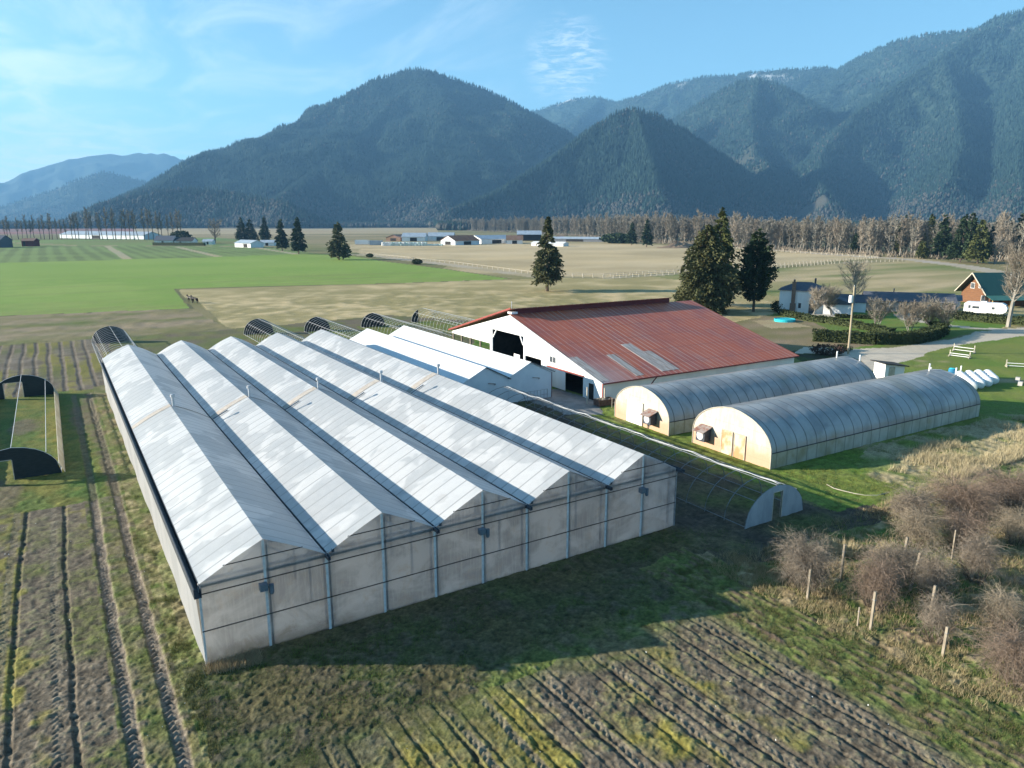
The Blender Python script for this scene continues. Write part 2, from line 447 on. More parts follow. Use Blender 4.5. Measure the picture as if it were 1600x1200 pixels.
bed = lerp(SOIL, col(.175,.143,.103), .5+.6*n1+.5*n02+.4*n2)
bed = lerp(bed, MOSS, (m1-.52)*2.4*sstep(-3.6, -4.4, X)); bed = lerp(bed, col(.11,.115,.04), .75*n2+.1+.5*n02+.3*n1)
strip = lerp(lerp(OLIVE, GRASS, .5+.9*n1), SOIL, .3+.7*n05)
c = np.where((X > -4.0)[:, None], strip, bed)
c = lerp(c, col(.19,.155,.12), kl*.95); c = lerp(c, MUD, kf*(.30+.45*n2)); c = lerp(c, col(.18,.15,.11), kt*.6)
put((X < -.9+.35*n2) & (Y <= 27.6+.5*n2), 4, c, clod+zl+zf+zt)
mk = (X < -.9+.35*n2) & (Y > 27.6+.5*n2) & (Y < 69)
Z[mk] += (zl*.7)[mk]; C[mk] = lerp(C, col(.15,.125,.09), kl*.65)[mk]
put((X > -1.22+.15*n2) & (X < -.6) & (Y <= 28) & (Y > -14), 5, lerp(lerp(GRASS, OLIVE, .5+.8*n1), STRAW, .15+.8*n05*.6), .03*n05+.05*n02+.012*n1)
# grass before the front wall
f1 = lerp(lerp(GRASS, LUSH, .3+.8*n2), col(.105,.085,.06), sstep(-.35, .45, n1*.6+.5*n05+.45*n2+.25*n02)*.9)
f1 = f1*1.15
for q in (G((318,1120),(420,1098),(540,1072),(680,1052),(790,1040)), G((330,1185),(450,1150),(600,1112),(740,1078)), G((420,1090),(470,1070),(530,1052)), G((340,1150),(470,1122),(600,1090),(760,1058))):
    tk_ = sstep(.34, .16, segdist(X+.12*n1, Y+.12*n1, q)); lg = sstep(.15, .45, ((X*.9+Y*.6)/.42) % 1)*sstep(1, .75, ((X*.9+Y*.6)/.42) % 1)
    f1 = lerp(f1, lerp(MUD, col(.15,.12,.085), lg), tk_*np.clip(.75+.6*n2, 0, 1))
f1 = lerp(f1, col(.060,.053,.036), np.clip(.80+.3*n2, 0, 1)*sstep(-9.5, -6.0, Y-.35*(X-12)*(X < 12)))  # greenhouse shadow deepened by painting the ground colour darker along the front
f1 = lerp(f1, MOSS, .2*n2+.1)
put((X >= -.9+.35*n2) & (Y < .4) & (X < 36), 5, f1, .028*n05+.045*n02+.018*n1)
# front right ploughed rows
px = [3.24+1.66*i for i in range(14)]
zf, kf = ruts([x for i, x in enumerate(px) if i % 3 != 1], .13, .085, 0, 0, .20); zg, kg = ruts([x+.9 for x in px], .11, .045, 0, 0, .25); zt, kt = ruts([x+.36 for i, x in enumerate(px) if i % 3 == 0]+[px[4]+.3, px[8]+.3], .24, .05, .042, .17, .15)
zf = zf+zg; kf = np.maximum(kf, kg*.6)
m2 = np.clip(.42+.9*N(7,82,.25,2.2)+.6*n1+.3*n05, 0, 1)
b2 = lerp(lerp(SOIL, col(.175,.143,.103), .5+.6*n1+.5*n02+.4*n2), MOSS, (m2-.38)*1.7)
b2 = lerp(b2, col(.145,.135,.055), .22+.7*n2+.6*n02+.3*n1); b2 = lerp(b2, MUD, kf*(.5+.45*n2)); b2 = lerp(b2, col(.175,.145,.105), kt*.8)
fr = (wx > .8) & (X < 25.2+.3*n2) & (Y < -8.4+.7*n2-.0*X)
put(fr, 4, b2, clod+zf+zt)
fade = fr & (X < 8)
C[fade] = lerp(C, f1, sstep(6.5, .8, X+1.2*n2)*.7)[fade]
fd3 = fr & (X > 23)
C[fd3] = lerp(C, lerp(GRASS, OLIVE, .5+n1), sstep(23.4, 25.2, X+.5*n2+.4*n1)*.85)[fd3]
fd2 = fr & (Y > -13)
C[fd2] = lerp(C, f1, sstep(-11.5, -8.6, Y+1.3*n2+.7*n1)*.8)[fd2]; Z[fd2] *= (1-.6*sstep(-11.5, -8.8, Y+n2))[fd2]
# green strip with short stubs, then rough grass under the bare bushes
stub = sstep(.2, .7, np.abs(((X+.1*n1)/.62) % 1-.5)*2) * sstep(-.3, .5, N(.55, 91, 1, 1.0)+.5*n05)
put((X >= 24.6+.3*n2) & (X < 28.9+.5*n2) & (Y < -3.5+n2), 5, lerp(lerp(lerp(GRASS, LUSH, .3+.7*n2), OLIVE, .45+.5*n1), col(.145,.10,.07), stub*.75+.25*n1), .05*stub+.03*n05+.04*n02)
tf = np.clip(.5+.7*n1+.5*n05+.4*n2, 0, 1)
und = lerp(lerp(LUSH, OLIVE, .5+n1), col(.28,.225,.125), sstep(.3, .9, tf)); und = lerp(und, LITTER, .7*N(4,93)+.5*n1-.05)
put((X >= 28.9+.5*n2) & (wy < -4.2+.05*(X-30)) , 3, und, .07*n05*tf+.05*n1+.06*n02)
# bare soil of the long tunnel
put((wx > 30.6) & (wx < 46.2) & (Y > -6.5+n2) & (Y < 41), 9, lerp(lerp(col(.075,.06,.045), col(.11,.095,.05), .5+.8*n2), GRASS*.7, .15+.8*n2+.6*n5-.2), .05*n05+.05*n1)
put((wx > 42.6) & (wx < 47.5) & (Y > -4) & (Y < 28), 5, lerp(lerp(OLIVE, GRASS, .5+.8*n2), col(.13,.10,.07), .2+.7*n1), .06*n05+.05*n1)
# grass round the two arched greenhouses, horse field
rg = lerp(lerp(col(.12,.185,.03), col(.175,.205,.045), .5+.8*n5+.3*n2), OLIVE, .25*n1+.3*n12)
dry = sstep(.25, .75, .5*N(6,101)+.5*n2+.9*(inpoly(wx, wy, [(52,1),(60,3.5),(84,3),(88,-1),(74,-5),(60,-7),(52,-6)])*.75)-.05)
rg = lerp(rg, lerp(col(.36,.285,.17), STRAW, .5+n1), dry*.9)
put(inpoly(wx, wy, [(46.3,-5.0),(30,-4.5),(46.8,30),(90,30),(96,22),(104,27),(115,29),(138,30),(152,29.5),(230,8),(200,-60),(60,-60),(44,-9)]) & (wy > -6.8+.02*X) & (X > 43.2), 8, rg, .05*n05+.05*n1+.07*dry*n05)
put(inpoly(wx, wy, [(44,-7),(230,-3),(210,-90),(70,-60)]), 3, lerp(und, rg, .3+.5*n5), .12*n05+.08*n1)
# yard, verges, lawns and the gravel drive
put(inpoly(wx, wy, [(90,30),(46.8,30),(49,68),(60,80),(105,66),(150,80),(178,62),(175,40),(155,36),(100,36)]), 8, lerp(lerp(col(.10,.185,.03), col(.15,.19,.04), .5+.7*n5), OLIVE, .3*n12+.2*n2), .04*n1)
put(inpoly(wx, wy, [(96,38),(118,38),(121,50),(134,62),(134,75),(112,70),(98,58)]), 3, lerp(col(.25,.19,.12), OLIVE, .45+.7*n5+.4*N(5,111,3,.6)), .05*n1)
put(inpoly(wx, wy, [(118,60),(126,58),(132,68),(124,71)]), 3, lerp(STRAW, TAN, .5+n2))
put(inpoly(wx, wy, [(84,22),(97,42),(110,41.5),(104,34),(96,27),(90,20)]), 9, lerp(MUD, GRASS*.6, .4+.7*n2), .05*n1)
gv = lerp(lerp(GRAVEL, col(.44,.385,.31), .5+.8*n1), STRAW, .2*n5)
put(inpoly(wx+.3*n2, wy+.3*n2, [(98,40.5),(104,43.5),(109,37.8),(115.4,34.0),(133,35),(147,35.7),(162,35),(200,28),(196,23),(152,29.4),(137.7,29.6),(114.8,28.3),(104,26.6),(96,22.5),(92,21.5),(95.5,26.6),(101.5,31.6),(102,36.5)]), 6, gv, .015*n05)
put(segdist(wx, wy, [(155,54),(152.6,44.5),(153.2,37.5),(158,33)]) < 1.7, 6, gv, .015*n05)
put(segdist(wx, wy, [(170,62),(160,58),(155,54)]) < 2.2, 6, gv*.8, .015*n05)
put(inpoly(wx, wy, [(43.2,41),(49.6,39.5),(49.6,33),(46.3,26.5),(43.4,28)]), 6, lerp(col(.27,.26,.25), col(.2,.19,.18), .5+n2), .008*n05)

lift = np.zeros(len(X))
fine_c = np.clip(1+.42*n02+.16*n05, .3, 1.8)[:, None]
C = np.clip(C*fine_c, .012, .75)
V = np.stack([X, Y, Z+lift], 1)
nr, na = sh
idx = np.arange(nr*na).reshape(nr, na)
Q = np.stack([idx[:-1, :-1], idx[:-1, 1:], idx[1:, 1:], idx[1:, :-1]], -1).reshape(-1, 4)
# keep the inside of each zone as an object of its own; they share their borders exactly
zf = zone[Q[:, 0]]
SOFT = covermat('soil_and_plants'); HARD = covermat('gravel', .4, 22, .02, .3, 30)
PLAIN = {6: HARD, 7: HARD}
for zi, nm in enumerate(ZN):
    q = Q[zf == zi]
    if not len(q): continue
    used, inv = np.unique(q, return_inverse=True)
    o = bigmesh(nm, V[used], inv.reshape(-1, 4), PLAIN.get(zi, SOFT), C[used])
    tag(o, kind='structure')
# plain sheet that carries the land on to the horizon on every side
m = MB(); n = 96
m.add([(CX+15000*math.cos(2*PI*k/n), CY+15000*math.sin(2*PI*k/n), -.6) for k in range(n)], [tuple(range(n))])
tag(m.build('terrain', mat('far_land', (.17,.16,.08), (.12,.14,.05), .004, .95, spec=.1)), kind='structure')

# ------------------------------------------------------------------ mountains
def crest(pts):
    return [tuple(pd(u, v, d)) for u, v, d in pts]
CR = [  # crest line, flank slope, roughness
 (crest([(150,325,2900),(232,300,3300),(300,263,3700),(365,243,3900),(440,204,4200),(520,160,4500),(590,122,4700),(655,106,4800),(700,118,4850),(760,141,4900),(800,160,4950),(838,182,5000),(868,215,4900)]), .50, 1),
 (crest([(700,150,4650),(730,190,4350),(770,245,3900),(800,290,3400)]), .55, .8),
 (crest([(655,130,4650),(610,158,4400),(560,205,4000),(500,265,3500),(440,310,3000)]), .5, .8),
 (crest([(640,200,4300),(660,260,3700),(690,310,3000)]), .5, .8),
 (crest([(770,185,8200),(830,175,8000),(890,155,7900),(935,151,7700),(962,159,7500),(1000,149,7300),(1045,131,7200),(1100,119,7100),(1150,117,7000),(1200,110,6900),(1250,108,6800),(1292,104,6800),(1310,112,6700)]), .45, 1),
 (crest([(935,155,7600),(900,190,6900),(870,240,6300)]), .5, .7),
 (crest([(1045,135,7100),(1020,175,6600),(960,230,6000)]), .5, .7),
 (crest([(700,335,2500),(780,300,2700),(860,250,2950),(920,205,3150),(965,178,3250),(992,172,3300),(1025,180,3300),(1070,206,3300),(1110,240,3250),(1150,290,3100),(1180,320,2900)]), .62, .8),
 (crest([(992,176,3250),(1010,240,2900),(1030,310,2500)]), .6, .8),
 (crest([(1020,215,5400),(1060,182,5200),(1110,150,5050),(1150,130,5000),(1182,123,4950),(1220,132,4900),(1260,155,4800),(1285,190,4700)]), .55, .9),
 (crest([(1182,127,4900),(1170,180,4400),(1180,240,3900),(1230,300,3200)]), .55, .9),
 (crest([(1260,130,6900),(1310,108,6700),(1350,85,6500),(1400,64,6300),(1450,54,6200),(1500,49,6100),(1535,43,6000),(1560,24,5900),(1600,15,5800),(1660,2,5800),(1760,-10,5800),(1900,20,5800)]), .55, 1),
 (crest([(1600,20,5700),(1530,50,5400),(1470,88,5000),(1400,135,4700),(1330,185,4300),(1285,235,3900),(1275,285,3400),(1300,320,2900)]), .6, .9),
 (crest([(1470,92,4950),(1490,150,4500),(1500,220,3900),(1480,290,3200)]), .6, .9),
 (crest([(1620,30,5500),(1610,110,4800),(1600,190,4100),(1590,260,3500),(1600,310,2900)]), .6, .9),
 (crest([(1760,0,5600),(1740,120,4600),(1720,230,3500),(1700,310,2700)]), .6, .9),
 (crest([(-300,330,11500),(-120,300,11500),(0,287,11500),(50,264,11500),(110,246,11500),(150,240,11500),(200,241,11400),(212,238,11400),(260,240,11200),(300,254,11000),(340,290,11000)]), .42, .8),
 (crest([(0,322,8000),(60,305,7900),(120,282,7700),(165,268,7600),(200,276,7500),(250,290,7300),(300,310,7100)]), .45, .8),
 (crest([(160,335,2700),(205,318,2750),(250,302,2800),(300,299,2800),(350,303,2750),(400,313,2650),(450,322,2500)]), .5, .5),
]
mz = np.arange(YAW-math.radians(50), YAW+math.radians(50), math.radians(.13))
mr = np.exp(np.linspace(math.log(1750), math.log(13800), 300))
MR, MA = np.meshgrid(mr, mz, indexing='ij')
MX = CX+MR*np.sin(MA); MY = CY+MR*np.cos(MA)
def mheight(x, y):
    r = np.hypot(x-CX, y-CY)
    wxm = x + 240*fbm(x/850, y/850, 301, 5); wym = y + 240*fbm(x/850, y/850, 302, 5)
    best = np.zeros(x.shape); near = np.zeros(x.shape)
    for pts, sl, ro in CR:
        for (a, b) in zip(pts[:-1], pts[1:]):
            ax, ay, ah = a; bx, by, bh = b
            dx, dy = bx-ax, by-ay; L = dx*dx+dy*dy
            # distances from the crest, wobbled only away from it so the skyline stays where it was measured
            t = np.clip(((x-ax)*dx+(y-ay)*dy)/L, 0, 1)
            d0 = np.hypot(x-ax-t*dx, y-ay-t*dy)
            k = sstep(60, 600, d0)
            X2 = x+(wxm-x)*k; Y2 = y+(wym-y)*k
            t = np.clip(((X2-ax)*dx+(Y2-ay)*dy)/L, 0, 1)
            d = np.hypot(X2-ax-t*dx, Y2-ay-t*dy)
            h = ah+(bh-ah)*t
            q = np.clip(1-d*sl/np.maximum(h, 1), 0, 1)
            nh = h*(q*.72+.28*q*q); near = np.where(nh > best, d0, near); best = np.maximum(best, nh)
    gul = 1-np.abs(fbm(x/420+.6*fbm(x/700, y/700, 305, 3), y/420, 303, 4))*2
    fl = sstep(0, 260, best)*(.12+.88*sstep(40, 480, near))
    z = best + fl*(75*(gul-.62) + 30*fbm(x/150, y/150, 304, 3))*sstep(1500, 2600, r)
    return np.maximum(z, 0) - 2.0*(best <= 1)
MZ = mheight(MX.ravel(), MY.ravel()).reshape(MX.shape)
hx, hy = MX.ravel(), MY.ravel(); hz = MZ.ravel()
nb = fbm(hx/700, hy/700, 311, 4); nb2 = fbm(hx/120, hy/120, 312, 3)
hc = lerp(col(.020,.042,.034), col(.030,.050,.038), .5+nb2)
clear = sstep(.42, .62, nb+.25*nb2)*sstep(700, 200, hz)*sstep(2, 60, hz)
hc = lerp(hc, col(.055,.058,.044), clear)
low = sstep(170, 20, hz+80*nb2)
hc = lerp(hc, col(.075,.066,.05), low*.8)
snow = sstep(.25, .5, fbm(hx/260, hy/260, 315, 4)+.25*nb2)*sstep(1080, 1330, hz)
hc = lerp(hc, col(.75,.78,.82), snow)
hi = np.arange(MX.size).reshape(MX.shape)
HQ = np.stack([hi[:-1, :-1], hi[:-1, 1:], hi[1:, 1:], hi[1:, :-1]], -1).reshape(-1, 4)
keep = hz[HQ].max(1) > -1.5
HQ = HQ[keep]; used, inv = np.unique(HQ, return_inverse=True)
hills = bigmesh('mountains', np.stack([hx, hy, hz], 1)[used], inv.reshape(-1, 4), covermat('forest_floor', .7, .03, 9, .25, .02, .95), hc[used], True)
tag(hills, kind='structure')

# forest that clothes them: a crowd of small crowns, conifers and bare deciduous trees
nt = 300000
rs = np.random.RandomState(5)
ta = rs.uniform(YAW-math.radians(44), YAW+math.radians(44), nt*2); tr = np.exp(rs.uniform(math.log(1800), math.log(9000), nt*2))
tx = CX+tr*np.sin(ta); ty = CY+tr*np.cos(ta)
tz = mheight(tx, ty); tn = fbm(tx/700, ty/700, 311, 4); tn2 = fbm(tx/120, ty/120, 312, 3)
ok = (tz > -3.0) & (tr < 9000) & ~((tz < 1) & (tr > 3600)) & ~((sstep(.42, .62, tn+.25*tn2)*sstep(700, 200, tz) > rs.uniform(.2, 1, nt*2)))
tsn = sstep(.25, .5, fbm(tx/260, ty/260, 315, 4)+.25*tn2)*sstep(1080, 1330, tz); ok &= tsn < .35
tg = ta-YAW
ok &= ~((tz < 3) & (tr < np.where(tg > -.10, 1950, 2700)+300*tn))
tx, ty, tz, tn, tn2, tr = [a[ok][:nt] for a in (tx, ty, tz, tn, tn2, tr)]
nt = len(tx); tz = np.maximum(tz, -.2)
dec = (sstep(130, 0, tz+90*tn2)*.72+.07*(tn > .1)) > rs.uniform(0, 1, nt)
th = np.where(dec, rs.uniform(12, 20, nt), rs.uniform(14, 27, nt)); tw = np.where(dec, th*.34, th*.17)*np.where(tr > 5000, 1.25, 1)
K = 5; ang = rs.uniform(0, 6.28, nt)
tv = np.zeros((nt, K+2, 3)); 
tv[:, 0] = np.stack([tx, ty, tz+th], 1)
for k in range(K):
    a = ang+2*PI*k/K; w = tw*rs.uniform(.75, 1.2, nt)
    tv[:, 1+k] = np.stack([tx+w*np.cos(a), ty+w*np.sin(a), tz+th*np.where(dec, .55, .14)*rs.uniform(.8, 1.2, nt)], 1)
tv[:, K+1] = np.stack([tx, ty, tz-2], 1)
base = np.arange(nt)[:, None]*(K+2)
tris = []
for k in range(K):
    k2 = (k+1) % K
    tris.append(np.stack([base[:, 0], base[:, 0]+1+k, base[:, 0]+1+k2], 1))
    tris.append(np.stack([base[:, 0]+K+1, base[:, 0]+1+k2, base[:, 0]+1+k], 1))
tc_ = np.where(dec[:, None], lerp(col(.072,.070,.060), col(.055,.056,.050), rs.uniform(0, 1, nt)), lerp(col(.015,.038,.035), col(.028,.054,.043), rs.uniform(0, 1, nt)**1.4+.35*tn2))
forest = bigmesh('forest', tv.reshape(-1, 3), np.concatenate(tris), covermat('forest_crowns', 0, 1, 1, .3, .15, .95), np.repeat(tc_, K+2, 0))
tag(forest, 'dark conifer forest with grey bare trees covering the mountain sides', 'forest', kind='stuff')

# ------------------------------------------------------------------ the air
m = MB(); m.box(CX-15600, CX+15600, CY-15600, CY+15600, -1.6, 1900)
hm, ht, hb = newmat('hazy_air')
ht.n.remove(hb); pv = ht.node('ShaderNodeVolumePrincipled'); pv.inputs['Density'].default_value = 8.4e-5
pv.inputs['Color'].default_value = (.26, .58, 1.0, 1); pv.inputs['Anisotropy'].default_value = .1
ht.l.new(pv.outputs[0], ht.n['Material Output'].inputs['Volume'])
hz_ = m.build('haze', hm); tag(hz_, 'thin blue haze in the valley air', 'haze', kind='stuff')
# ------------------------------------------------------------------ materials of built things
M = {}
M['roof_film'] = film('white_roof_film', (.59,.61,.625), (.82,.825,.83), period=1.22, transl=.46, blot=.26, blo=.48, bhi=.54, ribdark=.74, spots=(.68,.68,.68))
def cloudy_wall():
    """milky sheet with stains, damp patches and a dirty foot; part of the light goes through"""
    m, t, b = newmat('milky_wall_film')
    v = t.node('ShaderNodeTexCoord').outputs['Object']; sp = t.node('ShaderNodeSeparateXYZ'); t.put(sp.inputs[0], v)
    n1 = t.noise(t.scale(v, (1, 1, 1.3)), .42, 5, .6, .6); n2 = t.noise(t.scale(v, (5, 1, .35)), 1.6, 4, .7); n3 = t.noise(v, .8, 6, .7, .4)
    c = t.mix(t.ramp(n1, .38, .62), (.58,.58,.595), (.95,.95,.95))
    c = t.mix(t.math('MULTIPLY', t.ramp(n2, .42, .75), .6), c, (.97,.96,.94))
    c = t.mix(t.math('MULTIPLY', t.ramp(n3, .52, .70), .55), c, (.80,.68,.56))
    foot = t.math('MULTIPLY', t.ramp(t.math('ADD', sp.outputs[2], t.math('MULTIPLY', n3, -1.6)), .35, -.75), t.ramp(sp.outputs[0], 15, 4))
    c = t.mix(t.math('MULTIPLY', foot, .75), c, (.16,.15,.12))
    t.put(b.inputs['Base Color'], c); b.inputs['Roughness'].default_value = .22
    bn = t.node('ShaderNodeBump'); bn.inputs['Strength'].default_value = .3; bn.inputs['Distance'].default_value = .03
    t.put(bn.inputs['Height'], t.noise(t.scale(v, (2, 1, .4)), 1.2, 3)); t.put(b.inputs['Normal'], bn.outputs[0])
    tr = t.node('ShaderNodeBsdfTranslucent'); t.put(tr.inputs[0], c); tp = t.node('ShaderNodeBsdfTransparent')
    m1 = t.node('ShaderNodeMixShader'); m1.inputs[0].default_value = .80; m2 = t.node('ShaderNodeMixShader'); m2.inputs[0].default_value = .44
    t.l.new(b.outputs[0], m1.inputs[1]); t.l.new(tr.outputs[0], m1.inputs[2]); t.l.new(m1.outputs[0], m2.inputs[1]); t.l.new(tp.outputs[0], m2.inputs[2])
    t.l.new(m2.outputs[0], t.n['Material Output'].inputs[0]); return m
M['front_film'] = cloudy_wall()
M['side_film'] = film('dusty_side_film', (.60,.60,.59), (.70,.69,.68), period=0, transl=.56, blot=.25, streak=(1,1,.4), rough=.45)
M['white_film'] = film('clean_white_film', (.70,.72,.73), (.78,.79,.80), period=0, transl=.12, blot=.1, rough=.5)
M['arch_film'] = film('old_grey_film', (.27,.275,.275), (.43,.43,.42), axis=0, period=1.36, transl=.18, blot=.3, ribdark=.45, warm=(.30,.28,.21), blo=.42, bhi=.58, rough=.3)
M['steel'] = mat('galvanised_steel', (.34,.36,.38), (.26,.27,.29), 5, .45, metal=.4)
M['pale_steel'] = mat('pale_pipe', (.55,.56,.57), (.45,.46,.47), 4, .5)
M['frame_grey'] = mat('dull_frame_steel', (.13,.13,.135), (.09,.09,.095), 4, .6)
M['post_grey'] = mat('grey_post', (.66,.66,.65), (.56,.56,.55), 4, .5)
M['dark_steel'] = mat('dark_gutter', (.035,.045,.06), (.06,.07,.085), 3, .5)
M['dark_line'] = mat('dark_rail', (.06,.058,.055), (.09,.085,.08), 3, .6)
M['strip'] = mat('brown_joint_tape', (.33,.29,.25), (.40,.37,.33), 3, .7)
M['blue_box'] = mat('blue_grey_motor', (.10,.14,.18), (.14,.17,.2), 4, .5)
M['shade_cloth'] = mat('dark_green_end_sheet', (.012,.022,.026), (.022,.032,.036), 2, .55, (1,1,6))
M['grey_sheet'] = mat('grey_end_sheet', (.30,.33,.36), (.40,.43,.45), 1.2, .5, (1,1,.4))
M['board'] = mat('weathered_board', (.52,.47,.38), (.40,.36,.29), 3, .8, (1,.2,1))
M['white_wall'] = mat('white_cladding', (.78,.78,.77), (.70,.70,.69), .6, .6, (1,1,.3))
M['blue_white'] = mat('white_sheet_wall', (.62,.68,.72), (.54,.61,.66), .5, .5)
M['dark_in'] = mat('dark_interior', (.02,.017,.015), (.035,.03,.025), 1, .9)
M['red_trim'] = mat('red_trim', (.30,.06,.045), (.24,.05,.04), 2, .6)
M['dark_red'] = mat('dark_red_fascia', (.16,.028,.03), (.12,.022,.026), .8, .6)
M['wood'] = mat('grey_wood', (.34,.29,.23), (.22,.185,.145), 6, .85, (1,1,.2))
M['glass'] = mat('window_glass', (.05,.06,.07), (.09,.10,.11), 1, .12, spec=.6)
M['white_paint'] = mat('white_paint', (.80,.80,.79), (.72,.72,.71), 2, .5)
M['black_roof'] = mat('black_roofing', (.035,.033,.032), (.05,.047,.045), 2, .85)
M['rust_hood'] = mat('rusty_hood', (.22,.10,.07), (.30,.26,.24), 2.5, .7)
M['concrete'] = mat('pale_concrete', (.45,.43,.40), (.36,.34,.32), 1, .9)

def rusty_roof():
    """corrugated red roof: sheets run down the slope, paint faded in long streaks"""
    m, t, b = newmat('red_corrugated_roof')
    v = t.node('ShaderNodeTexCoord').outputs['Object']
    sp = t.node('ShaderNodeSeparateXYZ'); t.put(sp.inputs[0], v)
    n1 = t.noise(t.scale(v, (1.9, .10, .1)), 1.6, 5, .65); n2 = t.noise(t.scale(v, (.5, .5, .5)), .42, 4); n3 = t.noise(t.scale(v, (4, .5, .5)), 2.2, 4, .7)
    c = t.mix(t.ramp(n2, .38, .66), (.48,.105,.036), (.37,.085,.048))
    c = t.mix(t.math('MULTIPLY', t.ramp(n1, .50, .70), .55), c, (.45,.25,.20))
    c = t.mix(t.math('MULTIPLY', t.ramp(n3, .55, .8), .45), c, (.22,.055,.04))
    d = t.math('ABSOLUTE', t.math('SUBTRACT', t.math('FRACT', t.math('DIVIDE', sp.outputs[0], .91)), .5))
    line = t.math('MULTIPLY', t.math('SUBTRACT', 1, t.ramp(d, .03, .13)), t.ramp(n1, .28, .55))
    c = t.mix(t.math('MULTIPLY', line, .6), c, (.60,.44,.36))
    dy = t.math('ABSOLUTE', t.math('SUBTRACT', t.math('FRACT', t.math('DIVIDE', sp.outputs[1], 4.1)), .5))
    c = t.mix(t.math('MULTIPLY', t.math('SUBTRACT', 1, t.ramp(dy, .004, .02)), .5), c, (.12,.04,.035))
    edge = t.math('MULTIPLY', t.ramp(sp.outputs[1], 9.5, 1.0), t.ramp(t.math('ADD', sp.outputs[0], t.math('MULTIPLY', n2, 6)), 10, 1))
    c = t.mix(t.math('MULTIPLY', edge, .8), c, (.42,.38,.37))
    t.put(b.inputs['Base Color'], c); b.inputs['Roughness'].default_value = .5
    w = t.math('SINE', t.math('MULTIPLY', sp.outputs[0], 2*PI/.30))
    bn = t.node('ShaderNodeBump'); bn.inputs['Strength'].default_value = .5; bn.inputs['Distance'].default_value = .03
    t.put(bn.inputs['Height'], w); t.put(b.inputs['Normal'], bn.outputs[0])
    return m
M['red_roof'] = rusty_roof()

def rust_wall():
    """tan end sheet stained orange towards the splashed foot"""
    m, t, b = newmat('stained_end_sheet')
    v = t.node('ShaderNodeTexCoord').outputs['Object']
    sp = t.node('ShaderNodeSeparateXYZ'); t.put(sp.inputs[0], v)
    n = t.noise(t.scale(v, (1,1,.35)), 2.0, 5, .65); n2 = t.noise(v, .9, 4)
    c = t.mix(t.ramp(n, .35, .65), (.44,.40,.32), (.54,.51,.44))
    f = t.ramp(t.math('ADD', sp.outputs[2], t.math('MULTIPLY', n2, -1.4)), 1.45, .0)
    c = t.mix(t.math('MULTIPLY', f, t.math('ADD', .45, t.math('MULTIPLY', n, .5))), c, (.50,.25,.13))
    dz = t.math('ABSOLUTE', t.math('SUBTRACT', t.math('FRACT', t.math('DIVIDE', sp.outputs[2], 1.2)), .5))
    c = t.mix(t.math('MULTIPLY', t.math('SUBTRACT', 1, t.ramp(dz, .01, .03)), .35), c, (.3,.24,.15))
    t.put(b.inputs['Base Color'], c); b.inputs['Roughness'].default_value = .55
    return m
M['rust_wall'] = rust_wall()
M['dirty_side'] = film('dirty_side_sheet', (.40,.38,.30), (.55,.53,.46), axis=0, period=1.36, transl=.1, blot=.6, warm=(.30,.24,.12), streak=(1,1,.5), ribdark=.6, blo=.4, bhi=.6)

# ------------------------------------------------------------------ big gutter-connected greenhouse
W_, HB, HG, HR, GL, GM = 6.193, 3.77, 4.34, 5.90, 67.9, 31.2
def gothic(t, b=.035): return t + b*math.sin(PI*t)
def roof_bay(x0, w, hg, hr, y0, y1, step, sag, ov=.12):
    m = MB(); nt_ = 7
    ys = []; y = y0-ov
    while y < y1: ys.append(y); y += step
    ys.append(y1)
    for side in (0, 1):
        vs = []; fs = []
        for y in ys:
            s_ = sag*abs(math.sin(PI*(y/1.22-.0)))
            for k in range(nt_+1):
                t = k/nt_; z = hg+(hr-hg)*gothic(t, .035+.075*min(1, max(0, y/y1))) - s_*math.sin(PI*min(1, t*1.02))
                x = x0+w*.5*t if side == 0 else x0+w-w*.5*t
                vs.append((x, y, z))
        q = nt_+1
        for i in range(len(ys)-1):
            for k in range(nt_):
                f = (i*q+k, i*q+k+1, (i+1)*q+k+1, (i+1)*q+k)
                fs.append(f[::-1] if side == 0 else f)
        m.add(vs, fs)
    return m
gh = thing('greenhouse', 'large five-bay greenhouse with pale plastic roof ridges and grey translucent front wall', 'greenhouse', (0, 0, 0))
for i in range(5):
    o = roof_bay(i*W_+.06, W_-.12, HG, HR, 0, GL, .305, .035).build('roof_bay', M['roof_film'], gh, True)
def gable_poly(x0, w, hg, hr):
    p = [(x0, 0), (x0+w, 0), (x0+w, hg)]
    for k in range(1, 12):
        t = k/6
        p.append((x0+w-w*.5*t, hg+(hr-hg)*gothic(t)-.03) if t <= 1 else (x0+w-w*.5*t, hg+(hr-hg)*gothic(2-t)-.03))
    return p + [(x0, hg)]
m = MB()
for i in range(5): m.add([(a, 0, b) for a, b in gable_poly(i*W_, W_, HG, HR)], [tuple(range(15))])
m.build('front_wall', M['front_film'], gh)
m = MB()
for i in range(5): m.add([(a, GL-.05, b) for a, b in gable_poly(i*W_, W_, HG, HR)], [tuple(range(15))[::-1]])
m.build('back_wall', M['side_film'], gh)
